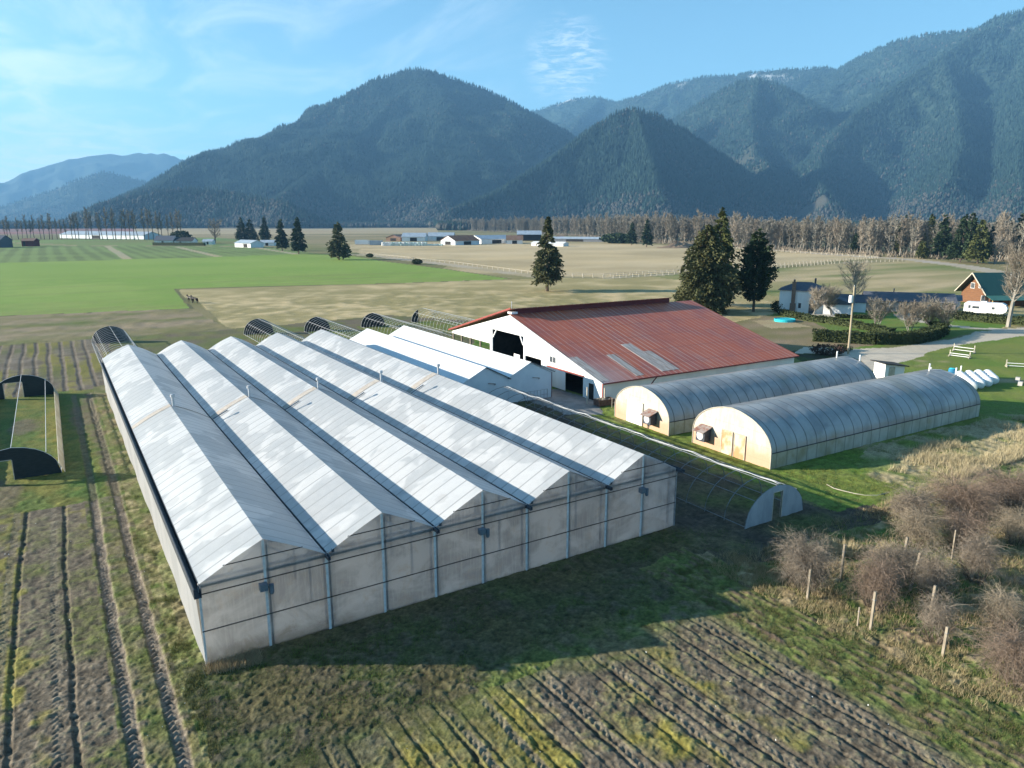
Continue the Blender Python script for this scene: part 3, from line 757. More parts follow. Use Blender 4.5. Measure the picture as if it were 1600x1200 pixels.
# side curtain hangs in shallow folds and leans out a little at the top
m = MB(); vs = []; fs = []; ny = 220; nz = 8
for j in range(ny+1):
    y = GL*j/ny
    for k in range(nz+1):
        t = k/nz
        vs.append((-.02-.12*t+.05*math.sin(y*1.9+1.3*math.sin(y*.37))*math.sin(PI*t)+.06*max(0, math.sin(y*.55+2))*(1-t), y, t*3.86+.02))
for j in range(ny):
    for k in range(nz):
        a = j*(nz+1)+k; fs.append((a, a+nz+1, a+nz+2, a+1))
m.add(vs, fs); m.build('side_curtain', M['side_film'], gh, True)
m = MB(); m.box(5*W_-.02, 5*W_+.02, 0.02, GL-.06, 0, 4.2); m.build('side_wall', M['side_film'], gh)
for i in range(6):
    m = MB(); x = i*W_
    a, b = (-.26, .08) if i == 0 else ((-.075, .075) if i < 5 else (.02, .30))
    z0, z1 = (3.84, 4.36) if i == 0 else (4.12, 4.34)
    m.box(x+a, x+b, -.55, GL, z0, z0+.05)
    m.box(x+a, x+a+.04, -.55, GL, z0+.05, z1-.02); m.box(x+b-.04, x+b, -.55, GL, z0+.05, z1-.02)
    m.build('gutter', M['dark_steel'], gh)
for i in range(11):
    x = i*W_/2
    hgt = HR-.1 if i % 2 else HG-.25
    m = MB()
    if 0 < i < 10: m.box(x-.065, x+.065, -.045, -.004, 0, hgt)
    else: m.box(x-.05+(.05 if i == 0 else .06), x+.05+(.05 if i == 0 else .06), -.045, -.004, 0, hgt)
    m.build('post', M['post_grey'] if i < 10 else M['steel'], gh)
for z in (1.83, HB):
    m = MB(); m.box(.01, 5*W_+.02, -.075, -.046, z-.027, z+.027); m.build('rail', M['dark_line'], gh)
for i in range(5):
    m = MB(); z = 4.98; t = (z-HG)/(HR-HG)/1.12
    m.box(i*W_+W_*.5*t+.05, (i+1)*W_-W_*.5*t-.05, -.075, -.046, z-.025, z+.025); m.build('gable_rail', M['dark_line'], gh)
    # seam where two roof sheets meet half way
    m = MB()
    for side, mi in ((0, 0), (1, 1)):
        m.k = mi; y0, y1 = (GM-.55, GM+.42) if side == 0 else (GM-.12, GM+.12)
        for k in range(7):
            p = []
            for t in (k/7, (k+1)/7):
                z = HG+(HR-HG)*gothic(t, .070)+.02; x = i*W_+.06+(W_-.12)*.5*t if side == 0 else (i+1)*W_-.06-(W_-.12)*.5*t
                p.append((x, z))
            m.quad((p[0][0], y0, p[0][1]), (p[0][0], y1, p[0][1]), (p[1][0], y1, p[1][1]), (p[1][0], y0, p[1][1]))
    m.build('seam', [M['strip'], M['dark_line']], gh)
    m = MB(); x = (i+.5)*W_+.22
    m.lathe([(.10, 5.55), (.10, 6.62), (.19, 6.64), (.19, 6.86), (.08, 6.9)], (x, GM-.35, 0), 10); m.build('vent_pipe', M['pale_steel'], gh)
    m = MB(); x = (i+1)*W_+.35
    m.tube([(x-.4, GM-1.1, 4.45), (x+.9, GM-1.1, 5.12)], .05, 6)
    if i < 4: m.build('drain_pipe', M['blue_box'], gh)
m = MB(); m.box(.15, 5*W_-.1, .1, GL-.2, .012, .05); m.build('floor', mat('pale_floor', (.42,.38,.32), (.30,.27,.22), .8, .9), gh)
for i in range(1, 10):
    m = MB(); x = i*W_/2+.15; m.box(x-.055, x+.055, .03, .13, 0, (HR-.35 if i % 2 else HG-.3)); m.build('inner_post', M['frame_grey'], gh)
m = MB(); m.box(.1, 5*W_-.1, .03, .12, HG-.27, HG-.12); m.build('inner_beam', M['frame_grey'], gh)
for yy in (.5, 3.2, 6.4):
    for i in range(6):
        m = MB(); x = min(max(i*W_, .12), 5*W_-.12); m.box(x-.06, x+.06, yy-.05, yy+.05, 0, HG-.05); m.build('inner_post', M['dark_steel'], gh)
    for i in range(5):
        m = MB(); x = i*W_; m.beam((x+.1, yy, HG-.12), (x+W_-.1, yy, HG-.12), .12)
        m.beam((x+W_/2, yy, HG-.05), (x+W_/2, yy, HR-.12), .08); m.beam((x+W_*.25, yy, HG-.05), (x+W_/2-.05, yy, HR-.5), .06); m.beam((x+W_*.75, yy, HG-.05), (x+W_/2+.05, yy, HR-.5), .06)
        m.build('truss', M['dark_steel'], gh)
for i in (0, 2, 4):
    x = (i+.5)*W_
    m = MB(); m.box(x-.36, x+.02, -.42, -.08, 3.28, 3.62); m.lathe([(.09, 3.0), (.13, 3.1), (.13, 3.5)], (x+.2, -.28, 0), 10); m.box(x-.05, x+.12, -.25, -.15, 3.32, 3.40)
    m.build('fan_motor', M['blue_box'], gh)
for i in range(1, 6):
    m = MB(); m.box(i*W_+.28, i*W_+.42, -.1, -.02, 4.32, 4.48)
    if i < 5: m.build('bracket', M['dark_steel'], gh)

# ------------------------------------------------------------------ white two-bay greenhouse
wg = thing('greenhouse', 'smooth white two-bay greenhouse with shaded blue-white front, between the large greenhouse and the barn', 'greenhouse', (33.75, 36.4, 0))
ww = 6.2; whg, whr, wl = 3.12, 4.66, 36.8
for i in range(2):
    m = MB(); x0 = i*ww
    m.slab((x0, -.15, whg), (x0+ww/2, -.15, whr), (x0+ww/2, wl, whr), (x0, wl, whg), -.03)
    m.slab((x0+ww/2, -.15, whr), (x0+ww, -.15, whg), (x0+ww, wl, whg), (x0+ww/2, wl, whr), -.03)
    m.build('roof_bay', M['white_film'], wg)
    m = MB(); m.beam((x0+ww/2+.02, -.17, whr+.02), (x0+ww+(.4 if i else 0), -.17, whg+.01), .05, .09); m.build('edge_trim', M['dark_steel'], wg)
    m = MB(); xx = x0+ww*.5+.3; m.beam((xx, -.08, 2.75), (xx+.9, -.08, 2.62), .10); m.box(xx+.85, xx+1.0, -.12, -.04, 2.45, 2.65); m.build('drip_pipe', M['steel'], wg)
for y in (0, wl-.1):
    for i in range(2):
        m = MB(); x0 = i*ww; m.prism([(x0+.01, 0), (x0+ww-.01, 0), (x0+ww-.01, whg-.05), (x0+ww/2, whr-.06), (x0+.01, whg-.05)], 'y', y, y+.06)
        m.build('end_wall', M['blue_white'], wg)
for x in (.02, 2*ww-.06):
    m = MB(); m.box(x, x+.05, .07, wl-.11, 0, whg-.06); m.build('side_wall', M['blue_white'], wg)
m = MB(); m.box(ww-.1, ww+.1, -.5, wl, whg-.12, whg-.02); m.build('gutter', M['dark_steel'], wg)
m = MB(); m.box(2*ww+.005, 2*ww+.05, -.06, 0.04, 0, whg); m.build('corner_post', M['dark_red'], wg)

# ------------------------------------------------------------------ barn
BR = math.radians(-1.0)
bn = thing('barn', 'wide white barn with rust-red corrugated roof and open gable', 'barn', (49.4, 30.5, 0), BR)
BL, BRY, BRZ, BE, BLY, BLE = 34.2, 20.9, 8.40, 2.62, 39.6, 3.75
def broof(y):
    return BE+(BRZ-BE)*(y/BRY) if y <= BRY else BRZ-(BRZ-BLE)*(y-BRY)/(BLY-BRY)
m = MB()
for y0, y1, zb in ((0,1.75,0),(1.75,2.75,1.95),(2.75,3.9,0),(3.9,11,2.4),(11,13.2,0),(13.2,17.2,3.1),(17.2,17.65,0),(17.65,26.3,5.62),(26.3,27,0),(27,BLY,3.35)):
    p = [(y0, zb), (y1, zb), (y1, broof(y1)-.14)]
    if y0 < BRY < y1: p.append((BRY, BRZ-.14))
    p.append((y0, broof(y0)-.14)); m.prism(p, 'x', 0, .16)
m.build('gable_wall', M['white_wall'], bn)
m = MB(); m.box(.17, BL, .02, .16, 0, BE-.12); m.build('side_wall', M['white_wall'], bn)
m = MB(); m.prism([(0.2, 0), (BLY-.3, 0), (BLY-.3, BLE-.2), (BRY, BRZ-.2), (.2, BE-.2)], 'x', BL-.15, BL); m.build('end_wall', M['white_wall'], bn)
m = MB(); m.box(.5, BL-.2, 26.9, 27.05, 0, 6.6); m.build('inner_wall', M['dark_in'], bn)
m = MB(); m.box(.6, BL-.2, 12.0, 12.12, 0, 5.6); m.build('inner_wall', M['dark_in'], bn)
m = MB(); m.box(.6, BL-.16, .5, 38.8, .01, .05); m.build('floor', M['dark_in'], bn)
m = MB(); m.slab((-.35, -.45, BE-.10), (BL+.4, -.45, BE-.10), (BL+.4, BRY, BRZ), (-.35, BRY, BRZ), .07); m.build('roof_slope', M['red_roof'], bn)
m = MB(); m.slab((-.35, BRY-.45, BRZ+.78), (29.6, BRY-.45, BRZ+.78), (29.6, BLY+.5, BLE+.02), (-.35, BLY+.5, BLE+.02), .08)
m.slab((29.62, BRY, BRZ-.01), (BL+.4, BRY, BRZ-.01), (BL+.4, BLY+.5, BLE), (29.62, BLY+.5, BLE), .08); m.build('roof_slope', M['red_roof'], bn)
m = MB(); m.box(.75, 29.5, BRY-.16, BRY-.08, BRZ-.02, BRZ+.72); m.build('ridge_fascia', M['dark_red'], bn)
m = MB(); m.box(-.3, .7, BRY-.6, BRY+.5, BRZ+.02, BRZ+.30); m.build('ridge_cap', M['white_paint'], bn)
m = MB(); m.tube([(.2, BRY+.2, BRZ+.7), (.2, BRY+.2, BRZ+1.7)], .05, 6); m.build('vent_pipe', M['pale_steel'], bn)
m = MB(); m.beam((-.38, BLY+.5, BLE+.06), (-.38, BRY-.4, BRZ+.82), .06, .22); m.build('fascia', M['red_trim'], bn)
m = MB(); m.beam((-.38, -.47, BE-.12), (-.38, BRY-.62, BRZ-.22), .05, .10); m.build('fascia', M['steel'], bn)
m = MB(); m.box(-.3, BL+.3, -.56, -.46, BE-.25, BE-.11); m.build('gutter', M['dark_red'], bn)
def onroof(x0, x1, t0, t1, n):
    m = MB(); f = lambda t: (-.45+(BRY+.45)*t, BE-.10+(BRZ-BE+.10)*t+.025)
    (ya, za), (yb, zb) = f(t0), f(t1)
    m.slab((x0, ya, za), (x1, ya, za), (x1, yb, zb), (x0, yb, zb), .02); return m.build(n, M['panel'], bn)
M['panel'] = mat('pale_roof_panel', (.50,.44,.39), (.34,.27,.23), 1.2, .65, (3,.4,.4))
onroof(5.3, 6.5, .03, .31, 'roof_panel'); onroof(9.6, 11.2, .04, .42, 'roof_panel'); onroof(11.25, 12.5, .04, .30, 'roof_panel'); onroof(-.3, 1.0, .02, .33, 'roof_panel')
sd = MB(); sd.box(-.14, -.05, 7.5, 11.2, .06, 2.5); sd = sd.build('sliding_door', M['white_wall'], bn)
m = MB(); m.box(-.2, -.02, 3.7, 11.6, 2.5, 2.64); m.build('door_track', M['red_trim'], bn)
m = MB(); m.box(-.02, .05, 1.8, 2.7, 0, 1.94); m.build('side_door', M['dark_in'], bn)
wn = MB(); wn.box(-.03, -.005, 9.75, 11.15, 3.2, 3.95); wn = wn.build('window', M['glass'], bn)
m = MB()
for y in (9.72, 10.42, 11.12): m.box(-.06, -.035, y, y+.07, 3.17, 3.98)
for z in (3.15, 3.95): m.box(-.06, -.035, 9.8, 11.1, z, z+.05)
m.build('window_frame', M['white_paint'], wn)
for y in (30.2, 33.4, 36.4, 39.3):
    m = MB(); m.box(.05, .25, y-.1, y+.1, 0, 3.34 if y < 39 else 3.5); m.build('post', M['wood'], bn)
for (a, b) in (((.1, 26.2, 4.4), (.1, 25.2, 5.58)), ((.1, 17.8, 4.4), (.1, 18.6, 5.58))):
    m = MB(); m.beam(a, b, .18); m.build('brace', M['white_paint'], bn)
m = MB(); m.box(-.03, .02, -.02, .14, 0, BE-.2); m.build('corner_trim', M['red_trim'], bn)
m = MB(); m.tube([(8.5, -.02, BE-.25), (6.9, -.02, .9)], .06, 6); m.build('downpipe', M['dark_red'], bn)
def bpt(x, y, z=0): return Matrix.Rotation(BR, 4, 'Z') @ Vector((x, y, z)) + Vector((49.4, 30.5, 0))
# a sheet of white board leaning in the big doorway, rails and odd bits in the yard
t = thing('panel_board', 'white panel leaning at the right side of the big barn doorway', 'board', bpt(-.5, 18.9), BR)
m = MB(); m.slab((0, -.75, 0), (0, .75, 0), (.25, .75, 3.0), (.25, -.75, 3.0), .05); m.build('sheet', M['white_paint'], t)
m = MB(); m.beam((-.02, -.7, 1.5), (-.02, .7, 1.5), .05); m.build('batten', M['wood'], t)
def rack(name, label, cat, loc, rz, L, H, n, mt):
    t = thing(name, label, cat, loc, rz)
    for x in (0, L):
        m = MB(); m.tube([(x, 0, 0), (x, 0, H)], .03, 6); m.build('post', mt, t)
    for z in (H, H*.52, .18):
        m = MB(); m.tube([(0, 0, z), (L, 0, z)], .025, 6); m.build('rail', mt, t)
    for k in range(1, n):
        m = MB(); m.tube([(L*k/n, 0, .18), (L*k/n, 0, H)], .018, 5); m.build('bar', mt, t)
    return t
rack('gate', 'tubular steel gate standing against the shaded white greenhouse front', 'gate', (42.1, 35.6, 0), .05, 3.0, 1.25, 6, M['steel'])
rack('hurdle', 'pale rail hurdle beside the barn corner and the arched greenhouse', 'hurdle', (49.0, 28.3, 0), -.5, 2.2, 1.1, 4, M['board'])
t = thing('crate', 'low rust-brown wooden crate by the barn corner post', 'crate', (47.9, 29.3, 0), -.1)
m = MB()
for (a, b, c, d) in ((0,2.2,0,.06),(0,2.2,1.14,1.2),(0,.06,.06,1.14),(2.14,2.2,.06,1.14)): m.box(a, b, c, d, .05, .75)
m.box(.06, 2.14, .06, 1.14, .05, .12); m.build('box', mat('brown_boards', (.12,.06,.045), (.18,.10,.07), 3, .85, (1,1,4)), t)
m = MB()
for k in range(60):
    x, y = rng.uniform(.15, 2), rng.uniform(.12, 1.05); m.cbox((x, y, rng.uniform(.5, .8)), rng.uniform(.05,.35), rng.uniform(.05,.3), .05)
m.build('scraps', M['wood'], t)
for k in range(2):
    t = thing('post', ('pale post left of the crate at the barn corner', 'pale post standing in front of the barn side corner')[k], 'post', ((47.7, 31.3, 0), (49.2, 29.9, 0))[k])
    m = MB(); m.box(-.06, .06, -.06, .06, 0, 2.0); m.build('shaft', M['board'], t)

# ------------------------------------------------------------------ two arched greenhouses
def archprof(w, side, h, n=11):
    p = []
    for k in range(n+1):
        t = k/n; a = t*PI/2
        p.append((w/2*(math.cos(a)**.80), side+(h-side)*(.60*math.sin(a)+.40*t)))
    right = p; left = [(-x, z) for x, z in p[::-1]][1:]
    return right+left      # from the right springing over the top to the left
def arch_house(label, loc, rz, L, w, side, h, door, heater, n_seg):
    r = thing('greenhouse', label, 'greenhouse', loc, rz)
    pr = archprof(w, side, h); vs = []; fs = []; nx = int(L/.34); q = len(pr)
    for i in range(nx+1):
        x = L*i/nx; sag = .045*abs(math.sin(PI*x/1.36))
        for k, (y, z) in enumerate(pr):
            f = 1-sag/w*1.6
            vs.append((x, y*f, side+(z-side)*f))
    for i in range(nx):
        for k in range(q-1):
            a = i*q+k; fs.append((a, a+q, a+q+1, a+1))
    m = MB(); m.add(vs, fs); m.build('cover', M['arch_film'], r, True)
    for s_ in (-1, 1):
        m = MB(); m.box(0, L, s_*w/2-.02, s_*w/2+.02, .02, side+.03); m.build('side_sheet', M['dirty_side'], r)
        m = MB(); m.box(-.02, L, s_*(w/2+.03)-.02, s_*(w/2+.03)+.02, side-.03, side+.05); m.build('edge_rail', M['dark_line'], r)
    poly = [(-w/2, .0), (w/2, 0)]+pr
    poly = [(w/2, 0)] + pr + [(-w/2, 0)]
    m = MB(); m.add([(-.01, y, z) for y, z in poly], [tuple(range(len(poly)))[::-1]]); m.build('end_wall', M['rust_wall'], r)
    m = MB(); m.add([(L, y, z) for y, z in poly], [tuple(range(len(poly)))]); m.build('end_wall', M['rust_wall'], r)
    m = MB(); m.tube([(-.03, y, z) for y, z in poly], .05, 6); m.build('edge_trim', M['board'], r)
    for (y0, y1, z1, mt, nm) in door:
        m = MB(); m.box(-.09, -.03, y0, y1, .05, z1); d = m.build(nm, mt, r)
        m = MB(); m.box(-.12, -.095, y0, y0+.06, .05, z1); m.box(-.12, -.095, y1-.06, y1, .05, z1); m.box(-.12, -.095, y0+.06, y1-.06, z1-.06, z1); m.build('door_frame', M['board'], d)
    y = heater
    hb_ = MB(); hb_.box(-.85, -.02, y-.55, y+.55, .75, 1.85); hb_ = hb_.build('fan_box', M['dark_steel'], r)
    m = MB(); m.slab((-1.25, -.72+y, 1.72), (-.0, -.72+y, 2.18), (-.0, .72+y, 2.18), (-1.25, .72+y, 1.72), .04); m.build('hood', M['rust_hood'], hb_)
    m = MB(); m.lathe([(.10, -.90), (.42, -.88), (.42, -.86)], (0, y+.02, 1.28), 14, 'x'); m.build('fan_grille', M['pale_steel'], hb_)
    for (x, yy) in ((L-1.5, .5), (L+.15, -1.6)):
        m = MB(); zt = h+.2 if yy > 0 else h-.1
        m.tube([(x, yy, zt-1.6 if yy > 0 else 0), (x, yy, zt+.55)], .09, 8); m.build('vent_pipe', M['white_paint'], r)
    return r
M['rust_door'] = mat('rust_stained_door', (.58,.50,.38), (.52,.26,.12), .55, .6, (1,1,.8), lo=.42, hi=.55)
arch_house('arched greenhouse with white end door and grey film, nearest the red barn', (46.6, 20.75, 0), math.radians(-1.5), 34, 8.6, 1.40, 4.22,
           [(-.35, 2.3, 2.5, M['white_paint'], 'door')], -1.9, 24)
arch_house('arched greenhouse with rust-stained double door, nearer the bare bushes', (46.8, 8.95, 0), math.radians(-1.0), 34, 9.3, 1.42, 4.5,
           [(-.35, 1.0, 2.3, M['rust_door'], 'door'), (-1.85, -.5, 2.3, M['rust_door'], 'door')], 2.9, 24)

# ------------------------------------------------------------------ hoop tunnels without covers
def half(w, h, side=.0, n=14):
    p = []
    for k in range(n+1):
        a = PI*k/n; c = math.cos(a)
        p.append((w/2*math.copysign(abs(c)**.85, c), h*(.86*math.sin(a)**.9+.14*(1-abs(c)))))
    return p
def hoop_tunnel(label, c, L, w, h, step, ends, hoopm, boards=False, film_roll=False, group='bare hoop tunnels', open_from=None, thick=.035):
    r = thing('hoop_tunnel', label, 'hoop tunnel', (c[0], c[1], 0), 0, group)
    pr = half(w, h); n = max(1, int(L/step)); first = None
    for i in range(n+1):
        y = L*i/n
        if open_from and y < open_from[0]-c[1]: continue
        if first is None:
            m = MB(); m.tube([(x, 0, z) for x, z in pr], thick, 5, cap=False); first = m.build('hoop', hoopm, r, True); first.location.y = y
        else:
            o = first.copy(); COL.objects.link(o); o.location.y = y; o.parent = r
    for (x, z) in ((0, h), (w*.36, h*.72), (-w*.36, h*.72), (w/2, .12), (-w/2, .12)):
        m = MB(); m.tube([(x, 0, z+.02), (x, L, z+.02)], thick*.9, 5); m.build('purlin', hoopm, r)
    for (y, mt, dw, dh, dx, partial) in ends:
        m = MB(); P = [(x, z) for x, z in pr]
        def zat(x):
            for (a, b) in zip(P[:-1], P[1:]):
                if b[0] <= x <= a[0]: return b[1]+(a[1]-b[1])*(x-b[0])/max(1e-6, a[0]-b[0])
            return 0
        xs = sorted(set([-w/2+.01, w/2-.01, dx-dw/2, dx+dw/2]+[-w/2+.01+(w-.02)*k/24 for k in range(25)]))
        for a, b in zip(xs[:-1], xs[1:]):
            mid = (a+b)/2
            if partial and mid > partial: continue
            zb = dh if abs(mid-dx) < dw/2 and dw > 0 else .0
            za, zz_ = max(zat(a), zb+.01), max(zat(b), zb+.01)
            if max(za, zz_) <= zb+.02: continue
            m.prism([(a, zb), (b, zb), (b, zz_), (a, za)], 'y', y-.03, y+.03)
        e = m.build('end_wall', mt, r)
        if dw > 0:
            m = MB(); m.box(dx-dw/2-.06, dx-dw/2, y-.06, y+.06, 0, dh); m.box(dx+dw/2, dx+dw/2+.06, y-.06, y+.06, 0, dh); m.box(dx-dw/2, dx+dw/2, y-.06, y+.06, dh, dh+.06); m.build('door_frame', M['board'], e)
    if boards:
        for x in (w/2+.04, -w/2-.04):
            sg = 1 if x > 0 else -1; m = MB(); m.slab((x+.22*sg, 0, 0), (x+.22*sg, L, 0), (x-.16*sg, L, .85), (x-.16*sg, 0, .85), .04*sg); m.build('base_skirt', M['skirt'], r)
    if film_roll:
        m = MB(); pts = []
        for k in range(70):
            y = L*k/69; pts.append((.15+.12*math.sin(y*.9)+.05*math.sin(y*3.1), y, h+.07+.02*math.sin(y*2.3)))
        m.tube(pts, .024, 6); m.tube([(p[0]+.22+.05*math.sin(p[1]*1.7), p[1], p[2]-.05) for p in pts], .026, 5); m.build('rolled_film', M['pale_steel'], r, True)
    return r
M['skirt'] = film('cream_skirt', (.60,.55,.44), (.70,.66,.56), period=0, transl=.45, blot=.8)
M['hoop_grey'] = mat('dull_hoop_pipe', (.20,.22,.23), (.15,.16,.17), 4, .5)
DG = M['shade_cloth']; HS = M['pale_steel']
hoop_tunnel('long bare hoop tunnel with grey end wall and rolled film, right of the large greenhouse', (38.05, -3.0), 37.5, 6.3, 2.6, 1.83,
            [(0, M['grey_sheet'], .95, 2.1, .15, None)], M['hoop_grey'], film_roll=True, thick=.03)
hoop_tunnel('bare tunnel with two dark end walls and pale base boards, left of the large greenhouse', (-8.6, 36.2), 34.6, 6.6, 2.75, 34.6,
            [(0, DG, 2.2, 1.72, -1.2, None), (34.5, DG, 1.9, 1.9, -1.0, None)], HS, boards=True, thick=.03)
hoop_tunnel('bare hoop tunnel ending in a dark wall, directly behind the leftmost roof ridge', (3.6, 70.0), 42, 6.0, 2.9, 1.9, [(41.9, DG, 0, 0, 0, None)], HS, thick=.024)
hoop_tunnel('bare hoop tunnel with dark far wall, behind the fourth roof ridge', (28.4, 71.0), 37.5, 5.6, 2.9, 1.5, [(37.4, DG, 0, 0, 0, None)], HS, thick=.024)
hoop_tunnel('bare hoop tunnel with dark far wall, behind the fifth roof ridge', (39.0, 74.5), 31.5, 5.2, 2.8, 1.5, [(31.4, DG, 0, 0, 0, None)], HS, thick=.024)
hoop_tunnel('bare hoop tunnel with dark far wall, behind the white greenhouse', (50.6, 74.5), 31.5, 5.2, 2.8, 1.5, [(31.4, DG, 0, 0, 0, None)], HS, thick=.024)
hoop_tunnel('bare hoop tunnel with half a dark far wall, behind the barn gable', (62.6, 82.0), 25.5, 5.6, 2.9, 1.5, [(25.4, DG, 0, 0, 0, -1.1), (0, DG, 1.2, 1.6, .6, None)], HS, thick=.024)
# ------------------------------------------------------------------ plants
M['bark'] = mat('grey_bark', (.34,.315,.27), (.24,.22,.185), 2, .9, (1,1,.3))
M['dark_bark'] = mat('brown_bark', (.12,.09,.065), (.08,.06,.045), 2, .9, (1,1,.3))
M['twig'] = leafmat('grey_brown_twigs', (.175,.155,.12), (.28,.245,.19), .0, .3)
M['red_twig'] = leafmat('reddish_twigs', (.175,.145,.11), (.275,.23,.175), .0, .5)
M['pale_twig'] = leafmat('pale_twigs', (.27,.225,.17), (.36,.31,.245), .0, .5)
M['cedar'] = leafmat('olive_green_foliage', (.040,.052,.020), (.135,.130,.055), .12, .45)
M['spruce'] = leafmat('dark_green_foliage', (.014,.030,.014), (.045,.070,.028), .12, .5)
M['hedge'] = leafmat('hedge_leaves', (.020,.032,.012), (.070,.085,.030), .1, 1.2)
M['bush_shade'] = leafmat('dark_reddish_leaves', (.045,.03,.022), (.10,.06,.045), .1, .8)
M['moss_leaf'] = leafmat('yellow_green_foliage', (.06,.075,.022), (.12,.13,.045), .15, .5)
M['blade'] = None

def rv(r, s=1.0): return Vector((r.gauss(0, s), r.gauss(0, s), r.gauss(0, s)))
def strand(m, p, d, L, n, w, r, bend=(0,0,0), jit=.12):
    """flat tapering twig"""
    p = Vector(p); d = Vector(d).normalized(); b = Vector(bend); pts = [p]
    for i in range(n):
        d = (d + b/n + rv(r, jit)).normalized(); p = p+d*(L/n); pts.append(p)
    s = d.cross(rv(r)).normalized(); vs = []; fs = []
    for i, q in enumerate(pts[:-1]):
        k = w*(1-.75*i/n)/2; vs += [q-s*k, q+s*k]
    vs.append(pts[-1])
    for i in range(n-1): fs.append((2*i, 2*i+1, 2*i+3, 2*i+2))
    fs.append((2*n-2, 2*n-1, 2*n)); m.add(vs, fs)
    return pts

def bare_meshes(seed, H, spread, tr, nl, nt, tw, clear=.35, up=.55, multi=1, lean=0):
    r = random.Random(seed); tk = MB(); cr = MB()
    for s_ in range(multi):
        a0 = r.uniform(0, 6.28); off = Vector((math.cos(a0), math.sin(a0), 0))*(tr*1.5 if multi > 1 else 0)
        d = Vector((off.x*.25+r.gauss(0, .05)+lean, off.y*.25+r.gauss(0, .05), 1))
        if multi > 1: d += Vector((math.cos(a0), math.sin(a0), 0))*r.uniform(.15, .5)
        pts = [off+Vector((0, 0, -.15))]; n = 6
        for i in range(n):
            d = (d+Vector((r.gauss(0, .06), r.gauss(0, .06), .12))).normalized(); pts.append(pts[-1]+d*(H*.86/n))
        tk.tube(pts, tr, 6, tr*.16)
        for i in range(nl):
            t = clear+(.98-clear)*((i+r.random())/nl); k = min(n-1, int(t*n)); q = pts[k].lerp(pts[k+1], t*n-k)
            th = r.uniform(0, 6.28); L = spread*(1.0-.55*abs(t-.55)/.5)*r.uniform(.6, 1.15)
            dd = Vector((math.cos(th), math.sin(th), up*r.uniform(.6, 1.5)))
            lp = [q]
            for j in range(4):
                dd = (dd.normalized()+Vector((r.gauss(0,.12), r.gauss(0,.12), .14))).normalized(); lp.append(lp[-1]+dd*(L/4))
            tk.tube(lp, tr*.30*(1-t*.6), 4, tr*.05, False)
            for j in range(nt):
                u = r.uniform(.15, 1)*4; kk = min(3, int(u)); b = lp[kk].lerp(lp[kk+1], u-kk)
                v = (dd*.7+rv(r, .55)+Vector((0,0,.35)))
                strand(cr, b, v, L*r.uniform(.25, .55), 2, tw*r.uniform(.6, 1.3), r, (0,0,.1), .2)
    return tk, cr

def tree_proto(name, label, group, tk, cr, mt, mc):
    t = thing(name, label, 'tree', (0,0,0), 0, group)
    tk.build('trunk', mt, t); cr.build('crown', mc, t)
    return t

def conifer_meshes(seed, H, prof, nb, nl, leaf, z0=.08, droop=.35, tr=.35, up=0.0):
    """trunk with limbs, and a crown of sprays hung on them in clumps"""
    r = random.Random(seed); tk = MB(); cr = MB()
    tk.tube([(0,0,-.2), (0,0,H*.4), (r.gauss(0,.1),0,H*.96)], tr, 7, tr*.1)
    def R(t):
        for (a, ra), (b, rb) in zip(prof[:-1], prof[1:]):
            if a <= t <= b: return ra+(rb-ra)*(t-a)/(b-a)
        return .1
    for i in range(nb):
        t = z0+(1-z0)*(1-((r.random())**.72)) if i > nb*.15 else r.uniform(z0, 1)
        th = r.uniform(0, 6.28)
        L = R(t)*(1+.16*math.sin(th*3+t*9)+.10*math.sin(th*7-t*17))*r.uniform(.62, 1.12)
        b0 = Vector((0, 0, t*H)); d = Vector((math.cos(th), math.sin(th), 0))
        if i % 3 == 0: tk.tube([b0, b0+d*L*.8+Vector((0,0,-droop*L*.5+up*L))], .05+.03*(1-t), 3, .01, False)
        n = max(5, int(nl*(.25+L/prof_max(prof))))
        for j in range(n):
            u = r.uniform(.22, 1.02)**.7
            p = b0+d*(L*u)+Vector((0,0,(-droop*u*u+up*u)*L))+rv(r, .14*leaf+.055*L)
            a = (d+rv(r, .5)+Vector((0,0,-droop+.6*up))).normalized(); s = a.cross(rv(r)).normalized()
            k = leaf*r.uniform(.55, 1.25); w = k*r.uniform(.32, .5)
            cr.add([p-a*k*.3, p+s*w, p+a*k, p-s*w], [(0,1,2,3)])
    return tk, cr
def prof_max(p): return max(b for a, b in p)

# three kinds of single conifers
PC = [(0,.30),(.08,.60),(.20,.90),(.34,1),(.48,.88),(.62,.58),(.75,.38),(.88,.25),(1,.05)]
def sc(p, k): return [(a, b*k) for a, b in p]
def at(px, dz=-.05): v = gp(*px); return (v.x, v.y, dz)
def place_conifer(name, label, pos, H, prof, nb, nl, leaf, mc, seed, **k):
    tk, cr = conifer_meshes(seed, H, prof, nb, nl, leaf, **k)
    t = thing(name, label, 'tree', pos, 0, k.get('group'))
    tk.build('trunk', M['dark_bark'], t); cr.build('crown', mc, t); return t
place_conifer('cedar_tree', 'lone olive-green conifer with ragged narrow top in the middle pasture', at((855,455)), 22.6, sc(PC, 4.9), 330, 34, .62, M['cedar'], 11, droop=.30, tr=.55, z0=.15)
place_conifer('cedar_tree', 'broad rounded dark conifer behind the barn roof, left of the pointed one', at((1100,488)), 20.5, [(0,3),(.1,5.6),(.3,6.4),(.5,5.9),(.7,4.6),(.84,3.1),(.94,1.5),(1,.1)], 520, 40, .62, M['cedar'], 12, droop=.35, tr=.5, z0=.04)
place_conifer('cedar_tree', 'tall pale-topped conifer just behind the broad rounded one', at((1120,478)), 24.5, [(0,3),(.3,4.8),(.55,4.2),(.75,2.4),(.9,1.1),(1,.05)], 330, 34, .6, M['moss_leaf'], 13, droop=.3, tr=.5, z0=.1)
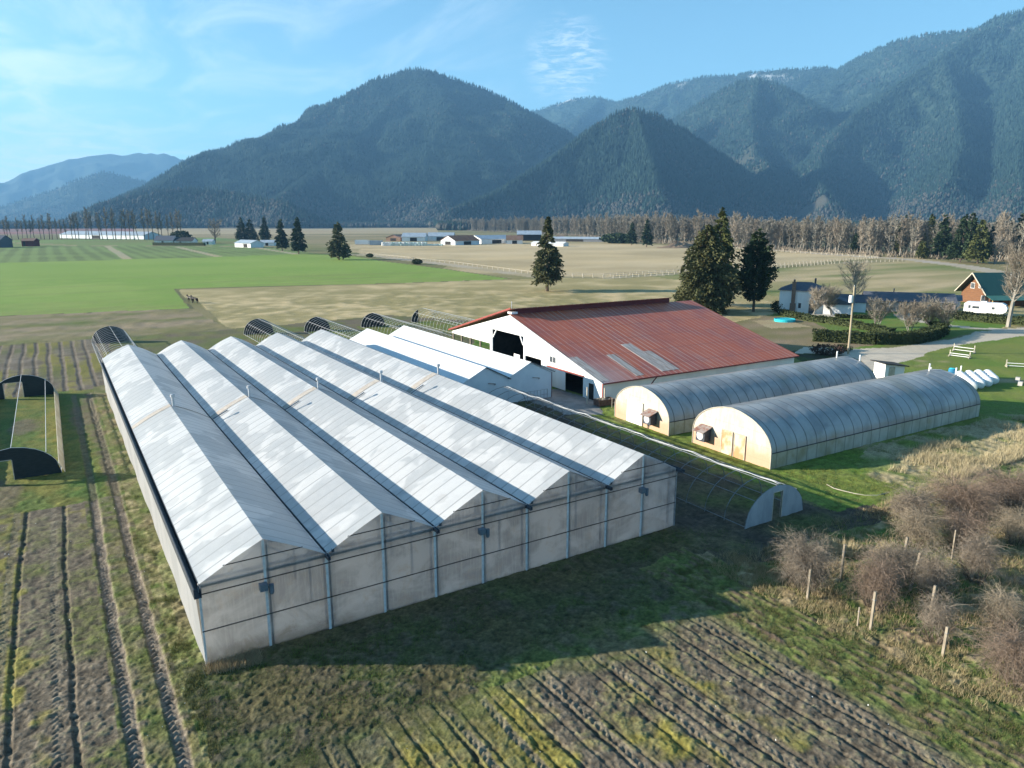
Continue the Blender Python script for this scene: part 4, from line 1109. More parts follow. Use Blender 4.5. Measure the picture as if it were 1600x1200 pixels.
place_conifer('pine_tree', 'pointed dark green tree on a bare trunk right of the broad conifer', at((1177,487)), 19.2, [(0,.6),(.1,1.6),(.22,3.4),(.36,4.2),(.52,4.0),(.66,3.0),(.78,2.3),(.9,1.2),(1,.05)], 360, 40, .5, M['spruce'], 14, droop=-.1, up=.45, tr=.35, z0=.12)
# far single conifers: one mesh each, they are only a few pixels wide
def far_conifer(seed, H, w, mt, clump=1):
    r = random.Random(seed); m = MB(); m.k = 1
    m.tube([(0,0,-.3), (0,0,H*.9)], .45, 5, .08); m.k = 0
    tk, cr = conifer_meshes(seed, H, sc(PC, w), 190, 16, 1.25, tr=.4, droop=.28, z0=.13)
    o = len(m.v); m.v += cr.v; m.f += [[i+o for i in f] for f in cr.f]; m.m += [0]*len(cr.f)
    return m
FC = [('nearest and tallest of the dark conifers at the right end of the green field', (530,406), 21, 5.6),
      ('dark conifer second from the right beside the green field, on a bare trunk', (467,397), 24, 4.6),
      ('narrow dark conifer left of the taller one at the green field edge', (441,392), 23, 4.2),
      ('slim dark conifer standing right behind the white field shed', (415,380), 26, 5.0),
      ('wide dark evergreen clump left of the white field shed', (392,378), 24, 8.5),
      ('dark evergreen at the left edge of the wide clump by the white shed', (379,378), 25, 7.0),
      ('left conifer of the pair standing before the bare woodland', (987,383), 21, 4.8),
      ('right slimmer conifer of the pair before the bare woodland', (1010,386), 23, 4.4)]
for i, (lb, px_, H, w) in enumerate(FC):
    o = far_conifer(40+i, H, w, None).build('conifer_tree', [M['spruce'] if i != 0 else M['cedar'], M['dark_bark']]); o.location = at(px_)
    tag(o, lb, 'tree', 'dark conifers far across the fields')

# ---- bare woodland beyond the fenced field: every tree is its own
protos = []
for k in range(9):
    r = random.Random(k)
    tk, cr = bare_meshes(100+k, r.uniform(27, 33), r.uniform(5.0, 7.0), .46, 36, 34, .24, .16, .9)
    protos.append((tk.build('trunk', M['bark']), cr.build('crown', [M['twig'], M['red_twig'], M['pale_twig']][k % 3])))
for a, b in protos: COL.objects.unlink(a); COL.objects.unlink(b)
def wood_tree(label, group, pos, sc_, k):
    t = thing('bare_tree', label, 'tree', pos, rng.uniform(0, 6.28), group, sc_)
    for src in protos[k]:
        o = src.copy(); o.parent = t; COL.objects.link(o)
    return t
WL = 'tall bare grey-brown tree in the woodland belt along the far edge of the fields'
wp = [(900,1700),(760,1150),(640,800),(528,566),(485,440),(452,332),(434,262),(428,212),(436,160),(425,120),(415,70)]
seg = [math.dist(a, b) for a, b in zip(wp[:-1], wp[1:])]
wr = random.Random(77); nW = 290
bnds = []
for i in range(nW):
    # trees per metre fall with distance so that the belt stays evenly filled as seen from the farm
    wts = [s/ (math.hypot((a[0]+b[0])/2-CX, (a[1]+b[1])/2-CY)**1.0) for s, a, b in zip(seg, wp[:-1], wp[1:])]
    j = wr.choices(range(len(seg)), wts)[0]; a, b = wp[j], wp[j+1]; t = wr.random()
    x, y = a[0]+(b[0]-a[0])*t, a[1]+(b[1]-a[1])*t
    dx, dy = x-CX, y-CY; L = math.hypot(dx, dy); dep = wr.random()**1.6*(130 if L > 500 else 85)+(5 if i % 3 else 0)
    x += dx/L*dep+wr.gauss(0, 3); y += dy/L*dep+wr.gauss(0, 3)
    s_ = (.84 if L < 620 else 1.0)*wr.uniform(.82, 1.12)*(.72 if L < 480 and wr.random() < .5 else 1)
    wood_tree(WL, 'woodland trees', (x, y, -.1), s_, wr.randrange(9))
# evergreens inside it
EV = [('dark green conifer wrapped in bare trees, above the green-roofed cabin', (1500,410), 25, 6.5, 'spruce'), ('mossy yellow-green conifer beside the dark one behind the cabin', (1527,412), 22, 5.5, 'moss_leaf'),
      ('dark conifer at the right end of the woodland', (1588,406), 25, 7, 'spruce'), ('slim green ivy-clad tree in the middle of the woodland', (1402,398), 20, 2.2, 'moss_leaf'),
      ('round-topped dark evergreen rising over the bare woodland', (1412,380), 28, 3.4, 'spruce'), ('dark evergreen between bare trunks left of the cabin conifers', (1470,404), 25, 5.5, 'spruce'), ('big dark conifer filling the gap behind the cabin roof', (1512,404), 26, 7, 'spruce'), ('yellow-green conifer at the right picture edge of the woodland', (1604,402), 26, 7, 'moss_leaf'), ('dark shaded conifer behind the pale rounded tree', (1548,404), 20, 5.5, 'spruce'), ('slim green conifer left of the evergreen group in the woodland', (1450,398), 26, 4, 'moss_leaf'), ('low green conifer at the woodland foot right of the utility pole', (1440,404), 10, 3.0, 'moss_leaf'),
      ('small dark conifer in the woodland above the pole', (1335,396), 13, 2.6, 'spruce'), ('small dark conifer in the woodland beside the pointed tree', (1235,390), 14, 2.6, 'spruce')]
for i, (lb, px_, H, w, mm) in enumerate(EV):
    o = far_conifer(70+i, H, w, None).build('conifer_tree', [M[mm], M['dark_bark']]); o.location = at(px_); tag(o, lb, 'tree', 'evergreens in the woodland')
# brushwood under the belt
m = MB(); r = random.Random(3)
for i in range(2600):
    j = r.choices(range(len(seg)), wts)[0]; a, b = wp[j], wp[j+1]; t = r.random()
    x, y = a[0]+(b[0]-a[0])*t, a[1]+(b[1]-a[1])*t; dx, dy = x-CX, y-CY; L = math.hypot(dx, dy); dep = r.random()**1.5*100-6
    x += dx/L*dep; y += dy/L*dep
    for k in range(5): strand(m, (x+r.gauss(0,.8), y+r.gauss(0,.8), 0), (r.gauss(0,.5), r.gauss(0,.5), 1), r.uniform(1.2, 5.0), 2, .5, r)
tag(m.build('brushwood', M['red_twig']), 'reddish-brown bramble and brushwood under the bare woodland', 'brushwood', kind='stuff')

# the depth of the wood behind the trees one can tell apart: one mass
def replicate(name, src, pts, mt, cols, seed):
    r = np.random.RandomState(seed); Vs = []; Ts = []; Cs = []; off = 0
    packs = []
    for m in src:
        T = []
        for f in m.f: T += [(f[0], f[i], f[i+1]) for i in range(1, len(f)-1)]
        packs.append((np.array(m.v), np.array(T)))
    for (x, y, s_) in pts:
        v, t = packs[r.randint(len(packs))]; a = r.uniform(0, 6.28); c, s2 = math.cos(a), math.sin(a)
        Vs.append(np.stack([x+s_*(v[:,0]*c-v[:,1]*s2), y+s_*(v[:,0]*s2+v[:,1]*c), s_*v[:,2]*r.uniform(.9, 1.1)], 1)); Ts.append(t+off); off += len(v)
        k = r.uniform(0, 1); Cs.append(np.repeat((np.array(cols[0])*(1-k)+np.array(cols[1])*k)[None], len(v), 0))
    return bigmesh(name, np.concatenate(Vs), np.concatenate(Ts), mt, np.concatenate(Cs))
srcs = []
for k in range(6):
    tk, cr = bare_meshes(400+k, 26+k, 6.0, .42, 26, 24, .40, .08, 1.0)
    o_ = len(tk.v); tk.v += cr.v; tk.f += [[i+o_ for i in f] for f in cr.f]; srcs.append(tk)
pts = []; r = random.Random(21)
for i in range(950):
    j = r.choices(range(len(seg)), wts)[0]; a, b = wp[j], wp[j+1]; t = r.random()
    x, y = a[0]+(b[0]-a[0])*t, a[1]+(b[1]-a[1])*t; dx, dy = x-CX, y-CY; L = math.hypot(dx, dy); dep = 6+r.random()*(190 if L > 500 else 120)
    pts.append((x+dx/L*dep+r.gauss(0, 6), y+dy/L*dep+r.gauss(0, 6), r.uniform(.85, 1.02)*(.88 if L < 620 else 1.02)))
tag(replicate('woodland', srcs, pts, covermat('wood_mass', 0, 1, 1, .1, 1, .9), [(.16,.148,.124), (.255,.235,.192)], 8), 'dense bare grey-brown woodland behind the front trees of the belt', 'woodland', kind='stuff')

# ---- row of bare poplars, far left
pp = []
for k in range(4):
    tk, cr = bare_meshes(200+k, 36, 5.2, .50, 26, 18, .42, .34, 1.1); pp.append((tk.build('trunk', M['dark_bark']), cr.build('crown', M['twig'])))
for a, b in pp: COL.objects.unlink(a); COL.objects.unlink(b)
r = random.Random(5)
a, b = gp(-60, 373.5), gp(285, 375)
for i in range(50):
    t = (i+r.uniform(-.3, .3))/49; p = a.lerp(b, t)
    o = thing('poplar_tree', 'tall thin bare poplar in the long row beyond the green field, far left', 'tree', (p.x, p.y+r.uniform(-4, 4), -.1), r.uniform(0, 6), 'row of bare poplars', r.uniform(.75, 1.05)*(1.15 if t > .5 else .95))
    for src in pp[i % 4]:
        c = src.copy(); c.parent = o; COL.objects.link(c)

# ---- garden trees by the houses and others standing alone
def garden_tree(label, px_, H, sp, tr, seed, mt='bark', mc='twig', multi=1, clear=.3, nl=22, nt=18, tw=.07, up=.55, name='bare_tree'):
    tk, cr = bare_meshes(seed, H, sp, tr, nl, nt, tw, clear, up, multi)
    t = thing(name, label, 'tree', at(px_), 0, 'bare garden trees'); tk.build('trunk', M[mt], t); cr.build('crown', M[mc], t); return t
garden_tree('large bare tree with stout trunk at the right edge, beside the caravan', (1575,511), 17.0, 5.6, .50, 301, 'bark', 'red_twig', 1, .36, 48, 66, .055, .9)
garden_tree('tall slim bare tree standing just behind the utility pole', (1335,486), 13.0, 5.6, .20, 302, 'bark', 'pale_twig', 1, .34, 40, 44, .05, .55)
garden_tree('small bare tree before the white house wall, nearest the chimney', (1268,495), 7.0, 3.2, .14, 303, 'bark', 'pale_twig', 2, .25, 26, 60, .05)
garden_tree('bare pale-trunked tree at the right corner of the white house', (1301,494), 7.4, 3.4, .17, 304, 'bark', 'twig', 2, .25, 26, 60, .05)
garden_tree('multi-stemmed bare shrub tree between the pole and the long low house', (1370,512), 6.2, 3.0, .10, 305, 'bark', 'twig', 4, .2, 14, 46, .048)
garden_tree('low spreading reddish bare tree behind the rounded end of the hedge', (1421,519), 6.0, 3.4, .10, 306, 'bark', 'red_twig', 4, .2, 15, 46, .048)
garden_tree('mossy pale bare tree behind the rounded end of the hedge', (1472,519), 6.6, 3.1, .12, 307, 'bark', 'twig', 3, .2, 17, 50, .05)
garden_tree('small reddish bare tree between the mossy one and the cabin', (1455,517), 5.8, 2.8, .10, 308, 'bark', 'red_twig', 3, .2, 15, 46, .048)
garden_tree('round spreading bare tree by the far cottage, left of the evergreen clump', (336,379), 24, 12, .9, 309, 'dark_bark', 'twig', 1, .2, 26, 20, .35, .5)
garden_tree('pale rounded bare tree at the woodland edge above the cabin roof', (1553,412), 15, 6, .3, 310, 'bark', 'pale_twig', 3, .25, 16, 22, .12, .8)
garden_tree('tall bare tree behind the hedge left of the pole base', (1440,500), 6.5, 2.4, .1, 311, 'bark', 'twig', 2, .3, 12, 16, .05)

# ---- hedges
def hedge(label, line, w, h, dens, seed):
    r = random.Random(seed); t = thing('hedge', label, 'hedge', (line[0][0], line[0][1], 0), 0, 'clipped hedges')
    core = MB(); lv = MB(); o = Vector((line[0][0], line[0][1]))
    for a, b in zip(line[:-1], line[1:]):
        a2, b2 = Vector(a)-o, Vector(b)-o; d = (b2-a2); L = d.length; d.normalize(); nn = Vector((-d.y, d.x))
        c = [a2-nn*w*.36, b2-nn*w*.36, b2+nn*w*.36, a2+nn*w*.36]
        core.prism([(p.x, p.y) for p in c], 'z', -.05, h*.84)
        for i in range(int(L*dens)):
            u = r.uniform(-.02, 1.02)*L; s_ = r.choice((-1, 1)); top = r.random() < w/(w+2*h)*1.2
            if top: off, z = r.uniform(-.5, .5)*w, h*r.uniform(.88, 1.03)
            else: off, z = s_*w*r.uniform(.40, .54), r.uniform(0, 1)*h
            z += .10*math.sin(u*1.3)+.06*math.sin(u*3.7)
            p = a2+d*u+nn*off; p = Vector((p.x, p.y, z)); a_ = rv(r).normalized(); b_ = a_.cross(rv(r)).normalized(); k = r.uniform(.10, .24)
            lv.add([p-a_*k, p+b_*k*.6, p+a_*k, p-b_*k*.6], [(0,1,2,3)])
    core.build('branches', M['hedge'], t); lv.build('foliage', M['hedge'], t); return t
hedge('thick clipped hedge with rounded end, nearest the gravel drive', [(111,46.5),(117,38.5),(124,33.8+1.2),(132,35.6+.8),(139.5,38.6),(141.5,41.5)], 2.4, 2.0, 150, 1)
hedge('low long hedge running from the turquoise pool past the white house', [(137.5,74),(134.5,67),(134.0,60),(133.4,53.5),(131.2,47.5),(129.2,42.6)], 1.7, 1.25, 130, 2)
hedge('low hedge in front of the white caravan', [(163.5,54.5),(164,48),(164.2,42),(165.5,35)], 2.2, 1.7, 130, 3)
hedge('short dark hedge before the low wing of the white house', [(143.2,64),(146.5,60.5),(148.5,58)], 1.0, .8, 110, 4)
def shrub(label, px_, rad, h, mm, seed, n=900, leaf=.22):
    r = random.Random(seed); t = thing('shrub', label, 'shrub', at(px_), 0); st = MB(); lv = MB()
    for i in range(24):
        a = r.uniform(0, 6.28); st.tube([(0,0,-.05), (math.cos(a)*rad*.4, math.sin(a)*rad*.4, h*.5), (math.cos(a)*rad*.7, math.sin(a)*rad*.7, h*.75)], .03, 3, .01, False)
    for i in range(n):
        d = rv(r).normalized(); q = r.uniform(.72, 1.05)*(1+.12*math.sin(d.x*7+d.y*5)); p = Vector((d.x*rad*q, d.y*rad*q, max(.03, h*.52+d.z*h*.5*q)))
        a_ = rv(r).normalized(); b_ = a_.cross(rv(r)).normalized(); k = leaf*r.uniform(.5, 1.2); lv.add([p-a_*k, p+b_*k*.6, p+a_*k, p-b_*k*.6], [(0,1,2,3)])
    st.build('stems', M['dark_bark'], t); lv.build('foliage', M[mm], t)
shrub('round dark evergreen shrub at the left corner of the white house', (1216,487), 1.7, 2.6, 'spruce', 1)
shrub('dark evergreen hedge block left of the conifer pair at the woodland', (965,380), 16, 9, 'spruce', 2, 1500, 1.6)
shrub('small bush on the fenced lane at the green field edge', (652,413), 2.6, 2.6, 'hedge', 3, 500, .5)
shrub('smaller bush on the lane beside the nearest far conifer', (578,402), 2.0, 2.2, 'hedge', 4, 400, .5)

shrub('low dark reddish shrub at the foot of the utility pole', (1292,553), 2.6, 1.5, 'bush_shade', 5, 900, .2)
shrub('small dark shrub between the shed and the utility pole', (1318,548), 1.3, 1.1, 'hedge', 6, 400, .18)
# pale hose on the grass, scraps of white plastic blown over the beds
m = MB(); pts = [tuple(gp(*q, .04)) for q in ((1292,757),(1303,763),(1318,767),(1335,771),(1352,774),(1370,774),(1388,770))]
m.tube(pts, .035, 6); tag(m.build('hose', M['board'], None, True), 'pale hose lying in a curve on the grass right of the long hoop tunnel', 'hose')
m = MB(); r = random.Random(31)
for i in range(150):
    x, y = (r.uniform(-12, -1), r.uniform(-14, 27)) if i % 2 else (r.uniform(3, 25), r.uniform(-26, -8.5))
    p = Vector((x, y, .05)); a_ = rv(r).normalized()*r.uniform(.015, .04); b_ = rv(r).normalized()*r.uniform(.015, .05); m.add([p-a_, p+b_, p+a_, p-b_*.6], [(0,1,2,3)])
tag(m.build('scraps', M['white_paint']), 'tiny white scraps scattered over the ploughed beds', 'scraps', kind='stuff')

# ---- bare berry bushes and their posts, foreground right
M['bush_twig'] = leafmat('tangled_brown_twigs', (.16,.13,.10), (.32,.265,.205), 0, .6)
M['bush_red'] = leafmat('tangled_reddish_twigs', (.155,.11,.083), (.31,.235,.175), 0, .6)
M['bush_pale'] = leafmat('tangled_pale_twigs', (.20,.16,.11), (.36,.30,.22), 0, .6)
BT = {'twig': 'bush_twig', 'red_twig': 'bush_red', 'pale_twig': 'bush_pale'}
def bush(label, px_, hw, top, mm, seed, dens=1.0):
    """px_: foot, hw: half width, top: upper edge, as measured in the photograph"""
    g = gp(*px_); D_ = math.hypot(g.x-CX, g.y-CY); rad = .9*hw*math.hypot(D_, CZ)/F; h = min(3.6, max(1.2, pd(px_[0], top, D_).z))
    g.x += rad*.35*math.sin(YAW); g.y += rad*.35*math.cos(YAW)
    n = int(640*dens*rad*h)
    r = random.Random(seed); t = thing('bush', label, 'bush', (g.x, g.y, 0), 0, 'bare berry bushes'); st = MB(); tw = MB()
    for i in range(int(26+12*rad)):
        a = r.uniform(0, 6.28); s_ = r.random()**.5*rad*.3; L = h*r.uniform(.5, .85)
        strand(st, (math.cos(a)*s_, math.sin(a)*s_, -.05), (math.cos(a)*.3, math.sin(a)*.3, 1), L, 4, .045, r, (math.cos(a)*.4, math.sin(a)*.4, -.2), .12)
    for i in range(n):
        # canes arch over inside a lumpy envelope and tangle
        a = r.uniform(0, 6.28); q = r.random()**.5; el_ = r.uniform(-.15, 1.5)
        lump = 1+.30*math.sin(a*2+seed)*math.cos(el_*2+seed)+.22*math.sin(a*5+seed*2+el_*5)
        c = Vector((math.cos(a)*math.cos(el_)*rad*.72*q*lump, math.sin(a)*math.cos(el_)*rad*.72*q*lump, h*(.30+.52*math.sin(el_)*q*lump)))
        d = Vector((math.cos(a)*.6, math.sin(a)*.6, r.uniform(-.1, .9)))+rv(r, .95)
        L = rad*r.uniform(.25, .62)
        pts = strand(tw, c, d, L, 5, r.uniform(.007, .015), r, (math.cos(a)*.3, math.sin(a)*.3, -1.1), .30)
        if r.random() < .5: strand(tw, pts[3], rv(r), r.uniform(.15, .4), 2, .011, r)
    st.build('stems', M['dark_bark'], t)
    for i in range(int(90*rad)):
        a = r.uniform(0, 6.28); c = Vector((math.cos(a)*rad*.4*r.random(), math.sin(a)*rad*.4*r.random(), h*r.uniform(.3, .75)))
        pts = strand(tw, c, Vector((math.cos(a), math.sin(a), r.uniform(.4, 2.2))), rad*r.uniform(.7, 1.15), 6, .016, r, (math.cos(a)*.8, math.sin(a)*.8, -1.0), .14)
        for q_ in pts[2:6]: strand(tw, q_, rv(r)+Vector((0,0,.2)), r.uniform(.15, .4), 2, .011, r)
    tw.build('twigs', M[BT[mm]], t); return t
BU = [('bare grey-brown bush standing apart at the corner of the tunnel shadow', (1262,930), 52, 822, 'twig', 1.1),
      ('bare bush beside the tall stake, second from the left in front', (1372,960), 42, 865, 'red_twig', 1),
      ('dark tangled bush behind the two front bushes', (1392,915), 42, 850, 'twig', 1),
      ('slim bare bush tangled round the foremost post', (1468,1010), 33, 925, 'twig', 1),
      ('bare bush behind the foremost post, climbing its neighbours', (1460,945), 34, 845, 'twig', 1),
      ('bare bush with pale grass at its foot, below the large thicket', (1437,862), 40, 795, 'pale_twig', 1),
      ('tall brown bush at the left end of the large thicket', (1432,820), 42, 765, 'twig', 1.1),
      ('reddish broad bush in the middle of the large thicket', (1515,815), 58, 755, 'red_twig', 1.1),
      ('reddish bush at the right end of the thicket by the frame edge', (1588,800), 56, 745, 'red_twig', 1.1),
      ('bush wrapped around the leaning right-hand post', (1532,915), 36, 830, 'twig', 1),
      ('brown bush behind the leaning right-hand post', (1510,865), 42, 800, 'red_twig', 1),
      ('pale straw-coloured bush at the right edge under the thicket', (1596,855), 34, 795, 'pale_twig', 1),
      ('sprawling bush with pale broken canes below the fallen post', (1575,985), 40, 925, 'pale_twig', .7),
      ('brown bush at the right edge, lowest in the picture', (1600,1085), 60, 985, 'red_twig', .9),
      ('small bare bush between the standing post rows', (1425,905), 28, 850, 'twig', .8),
      ('dark bush behind the thicket by the right edge', (1640,800), 50, 740, 'twig', 1)]
for i, (lb, p, hw, top, mm, dn) in enumerate(BU): bush(lb, p, hw, top, mm, 500+i, dn)
M['stake'] = mat('weathered_stake', (.33,.28,.21), (.24,.20,.15), 5, .85, (1,1,.2))
def stake(label, p, h, lean, w=.11, r_=0):
    t = thing('stake', label, 'post', (p[0], p[1], -.1), r_, 'weathered stakes among the bushes')
    m = MB(); m.prism([(-w/2,-w/2),(w/2,-w/2),(w/2,w/2),(-w/2,w/2)], 'z', 0, h); o = m.build('shaft', M['stake'], t); o.rotation_euler = lean
    m = MB(); z = h*.8; m.tube([(-w*.55, -w*.55, z), (w*.55, -w*.55, z), (w*.55, w*.55, z), (-w*.55, w*.55, z), (-w*.55, -w*.55, z)], .012, 4); m.build('wire_tie', M['steel'], o)
ST = [('straight stake before the bush standing apart', (30.1,-11.55), 2.0, (0,.02,0)), ('stake with orange foot beside the second bush', (30.2,-15.3), 2.3, (0,.03,0)),
      ('short thin stake left of the orange-footed one', (30.0,-14.7), 1.2, (0,0,0)), ('foremost stake, with the slim bush tangled on it', (31.0,-18.6), 1.7, (0,.05,0)),
      ('stake behind the foremost one, leaning slightly right', (33.4,-16.6), 2.3, (0,.08,0)), ('stake higher up the middle row, leaning right', (36.2,-14.0), 2.4, (.05,.16,0)),
      ('stake at the top of the middle row', (38.0,-12.4), 2.3, (0,.12,0)), ('dark stake behind the tangled bush', (34.0,-11.0), 2.3, (0,.04,0)),
      ('thick leaning stake in the right-hand row', (40.4,-15.3), 2.5, (.02,.14,0)), ('thin stake behind the thick leaning one', (42.3,-13.2), 2.1, (0,.02,0)),
      ('pale stake fallen far over to the right', (36.4,-18.7), 2.9, (.35,.95,-.3))]
for lb, p, h, ln in ST: stake(lb, p, h, ln, .12 if 'thin' not in lb else .07)
# broken pale canes lying by the fallen post
for k in range(5):
    t = MB(); r = random.Random(900+k); a = r.uniform(-.5, .6)
    pts = [(0,0,.1)]; d = Vector((math.cos(a), math.sin(a), .45))
    for i in range(4): d = (d+rv(r, .22)).normalized(); pts.append(tuple(Vector(pts[-1])+d*.35))
    t.tube(pts, .022, 4, .008); t.tube([pts[2], tuple(Vector(pts[2])+rv(r, .35)+Vector((0,0,.2)))], .014, 4, .005)
    o = t.build('cane', M['pale_steel'] if False else M['board']); o.location = (36.9+r.uniform(-.6, .8), -20.2+r.uniform(-.9, .9), 0)
    tag(o, 'pale broken cane sticking out of the sprawling bush under the fallen stake', 'cane', 'broken canes')

# ------------------------------------------------------------------ grass and dry stalks that stand up
def blades(name, label, zones, seed, mt):
    r = np.random.RandomState(seed); P = []; Ht = []; Cc = []
    for (poly, n, h0, h1, cols, clump) in zones:
        xs = [p[0] for p in poly]; ys = [p[1] for p in poly]
        x = r.uniform(min(xs), max(xs), n*3); y = r.uniform(min(ys), max(ys), n*3)
        d = np.hypot(x-CX, y-CY); k = inpoly(x, y, poly) & (fbm(x/clump, y/clump, seed, 4)+.6*fbm(x/clump/5, y/clump/5, seed+3, 2) > r.uniform(-.25, .55, n*3)) & (r.uniform(0, 1, n*3) < np.clip((34/d)**1.2, .12, 1))
        x, y = x[k][:n], y[k][:n]; P.append(np.stack([x, y], 1)); Ht.append(r.uniform(h0, h1, len(x)))
        c0, c1 = np.array(cols[0]), np.array(cols[1]); t = r.uniform(0, 1, (len(x), 1)); Cc.append(c0*(1-t)+c1*t)
    P = np.concatenate(P); Ht = np.concatenate(Ht); Cc = np.concatenate(Cc); n = len(P)
    B = 3; V = np.zeros((n, B, 3, 3)); a = r.uniform(0, 6.28, (n, B)); off = r.normal(0, .06, (n, B, 2)); hh = Ht[:, None]*r.uniform(.6, 1.1, (n, B)); w = .006+.017*Ht[:, None]
    for s_, v in ((-1, 0), (1, 1)):
        V[:, :, v, 0] = P[:, None, 0]+off[..., 0]+s_*w*np.cos(a); V[:, :, v, 1] = P[:, None, 1]+off[..., 1]+s_*w*np.sin(a); V[:, :, v, 2] = -.03
    ln = r.normal(0, .35, (n, B, 2))*hh[..., None]
    V[:, :, 2, 0] = P[:, None, 0]+off[..., 0]+ln[..., 0]; V[:, :, 2, 1] = P[:, None, 1]+off[..., 1]+ln[..., 1]; V[:, :, 2, 2] = hh
    T = np.arange(n*B*3).reshape(-1, 3)
    o = bigmesh(name, V.reshape(-1, 3), T, mt, np.repeat(Cc, B*3, 0)); tag(o, label, name.replace('_', ' '), kind='stuff')
BM = covermat('grass_blades', 0, 1, 1, .1, 2, .8)
gr, lu, stw = (.10,.14,.03), (.07,.15,.02), (.40,.33,.19)
blades('grass', 'short green grass tufts round the greenhouses and under the bushes', [
    ([(-1.5,-14),(-.4,-14),(-.2,27),(-1.6,27)], 5000, .06, .20, ((.11,.14,.035),(.22,.19,.08)), .8),
    ([(-.5,-14),(-.3,-.3),(34,-.3),(34,-8),(3,-8.5)], 22000, .04, .14, (lu,(.13,.15,.04)), 1.2),
    ([(24.8,-3.5),(29,-3.5),(29,-40),(24.8,-40)], 16000, .05, .16, ((.16,.11,.07),(.10,.15,.03)), .5),
    ([(28.9,-5),(60,-3),(62,-20),(32,-40)], 36000, .06, .30, (lu,(.30,.27,.12)), 1.6),
    ([(43.5,-5),(46.5,-5),(46.5,26),(43.5,26)], 8000, .05, .16, ((.13,.15,.05),(.2,.19,.08)), 1.0),
    ([(46.5,-5.5),(46.8,3.5),(80,2.8),(90,-4)], 20000, .05, .2, (gr,(.22,.22,.07)), 2)], 61, BM)
blades('dry_grass', 'straw-coloured dead grass and stalks beside the arched greenhouse and among the bushes', [
    ([(54,0),(80,2.6),(88,-1),(74,-6),(58,-6)], 36000, .25, .75, (stw,(.46,.39,.25)), 3),
    ([(28.4,-5),(31.4,-5),(31.6,-40),(28.4,-40)], 9000, .08, .34, (stw,(.28,.22,.11)), 1.0),
    ([(30,-6),(58,-5),(58,-16),(34,-36)], 30000, .15, .55, (stw,(.24,.17,.10)), 1.7),
    ([(-.2,-1.1),(2.4,-1.2),(2.4,-.1),(0,-.1)], 900, .15, .5, (stw,(.3,.22,.14)), .8),
    ([(36.5,-7.5),(40,-7),(41,-10),(37,-11)], 3500, .3, .9, (stw,(.48,.4,.24)), 1.5)], 62, BM)

# ------------------------------------------------------------------ white house, long low house, cabin
def gable_house(name, label, loc, rz, L, W, he, hr, wall, roof, cat='building', over=.4, extras=None, group=None):
    """long side along local X; roof ridge along X"""
    t = thing(name, label, cat, loc, rz, group)
    m = MB(); m.prism([(-W/2, 0), (W/2, 0), (W/2, he), (0, hr-.08), (-W/2, he)], 'x', -L/2, L/2); m.build('wall', wall, t)
    k = (hr-he)/(W/2); e = he-over*k
    m = MB()
    m.slab((-L/2-over, -W/2-over, e+.05), (L/2+over, -W/2-over, e+.05), (L/2+over, 0, hr+.05), (-L/2-over, 0, hr+.05), .10)
    m.slab((L/2+over, W/2+over, e+.05), (-L/2-over, W/2+over, e+.05), (-L/2-over, 0, hr+.05), (L/2+over, 0, hr+.05), .10)
    r = m.build('roof', roof, t); return t, r
def opening(t, nm, axis, s_, a, b, z0, z1, pos, mt, frame=None):
    """door or window set on a wall; axis x: wall faces +-Y at y=pos, axis y: wall faces +-X at x=pos"""
    m = MB()
    if axis == 'x': m.box(a, b, min(pos, pos+s_*.06), max(pos, pos+s_*.06), z0, z1)
    else: m.box(min(pos, pos+s_*.06), max(pos, pos+s_*.06), a, b, z0, z1)
    o = m.build(nm, mt, t)
    if frame:
        m = MB(); w = .09; p0, p1 = sorted((pos+s_*.065, pos+s_*.10))
        for (x0, x1, y0, y1) in ((a-w, a, z0-w, z1+w), (b, b+w, z0-w, z1+w), (a, b, z1, z1+w), (a, b, z0-w, z0)):
            m.box(x0, x1, p0, p1, y0, y1) if axis == 'x' else m.box(p0, p1, x0, x1, y0, y1)
        m.build('window_frame', frame, o)
    return o
M['slate'] = mat('blue_grey_shingles', (.075,.085,.11), (.11,.12,.145), 1.5, .8, (1,4,4))
M['grey_roof'] = mat('grey_roofing', (.16,.17,.19), (.11,.12,.135), 1.2, .7)
M['brick'] = mat('brown_brick', (.16,.10,.075), (.24,.17,.13), 5, .9, (1,1,3))
M['log'] = mat('orange_log_wall', (.20,.095,.045), (.13,.06,.03), 1.5, .7, (.3,.3,5))
M['green_roof'] = mat('dark_green_metal_roof', (.012,.05,.048), (.018,.065,.06), 1.0, .4, (5,.3,.3))
M['light_green_roof'] = mat('lighter_green_metal_roof', (.035,.12,.10), (.05,.15,.125), 1.0, .45, (5,.3,.3))
# two-storey house: chimney gable towards the barn
HX, HY_ = 146.8, 75.0
h = thing('white_house', 'two-storey white house with slate roof and brick chimney', 'house', (HX, HY_, 0), math.radians(-58))
m = MB(); m.box(-5.2, 4.6, -3.6, 4.2, 0, 5.3); m.build('wall', M['white_wall'], h)
m = MB(); e = 5.3
A_, B_, C_4, D_ = (-5.7,-4.1,e), (5.1,-4.1,e), (5.1,4.7,e), (-5.7,4.7,e); r0, r1 = (-1.8,.3,e+1.75), (1.4,.3,e+1.75)
m.add([A_, B_, C_4, D_, r0, r1], [(0,1,5,4), (1,2,5), (2,3,4,5), (3,0,4), (3,2,1,0)]); m.build('roof', M['slate'], h)
m = MB(); m.box(-2.7, -1.5, -4.25, -3.62, 0, 2.3); m.box(-2.5, -1.7, -4.15, -3.62, 2.31, 7.1); m.box(-2.6, -1.6, -4.25, -3.55, 7.11, 7.3); m.lathe([(.22,7.31),(.22,7.7),(.30,7.72),(.02,7.95)], (-2.1, -3.9, 0), 8); ch = m.build('chimney', M['brick'], h)
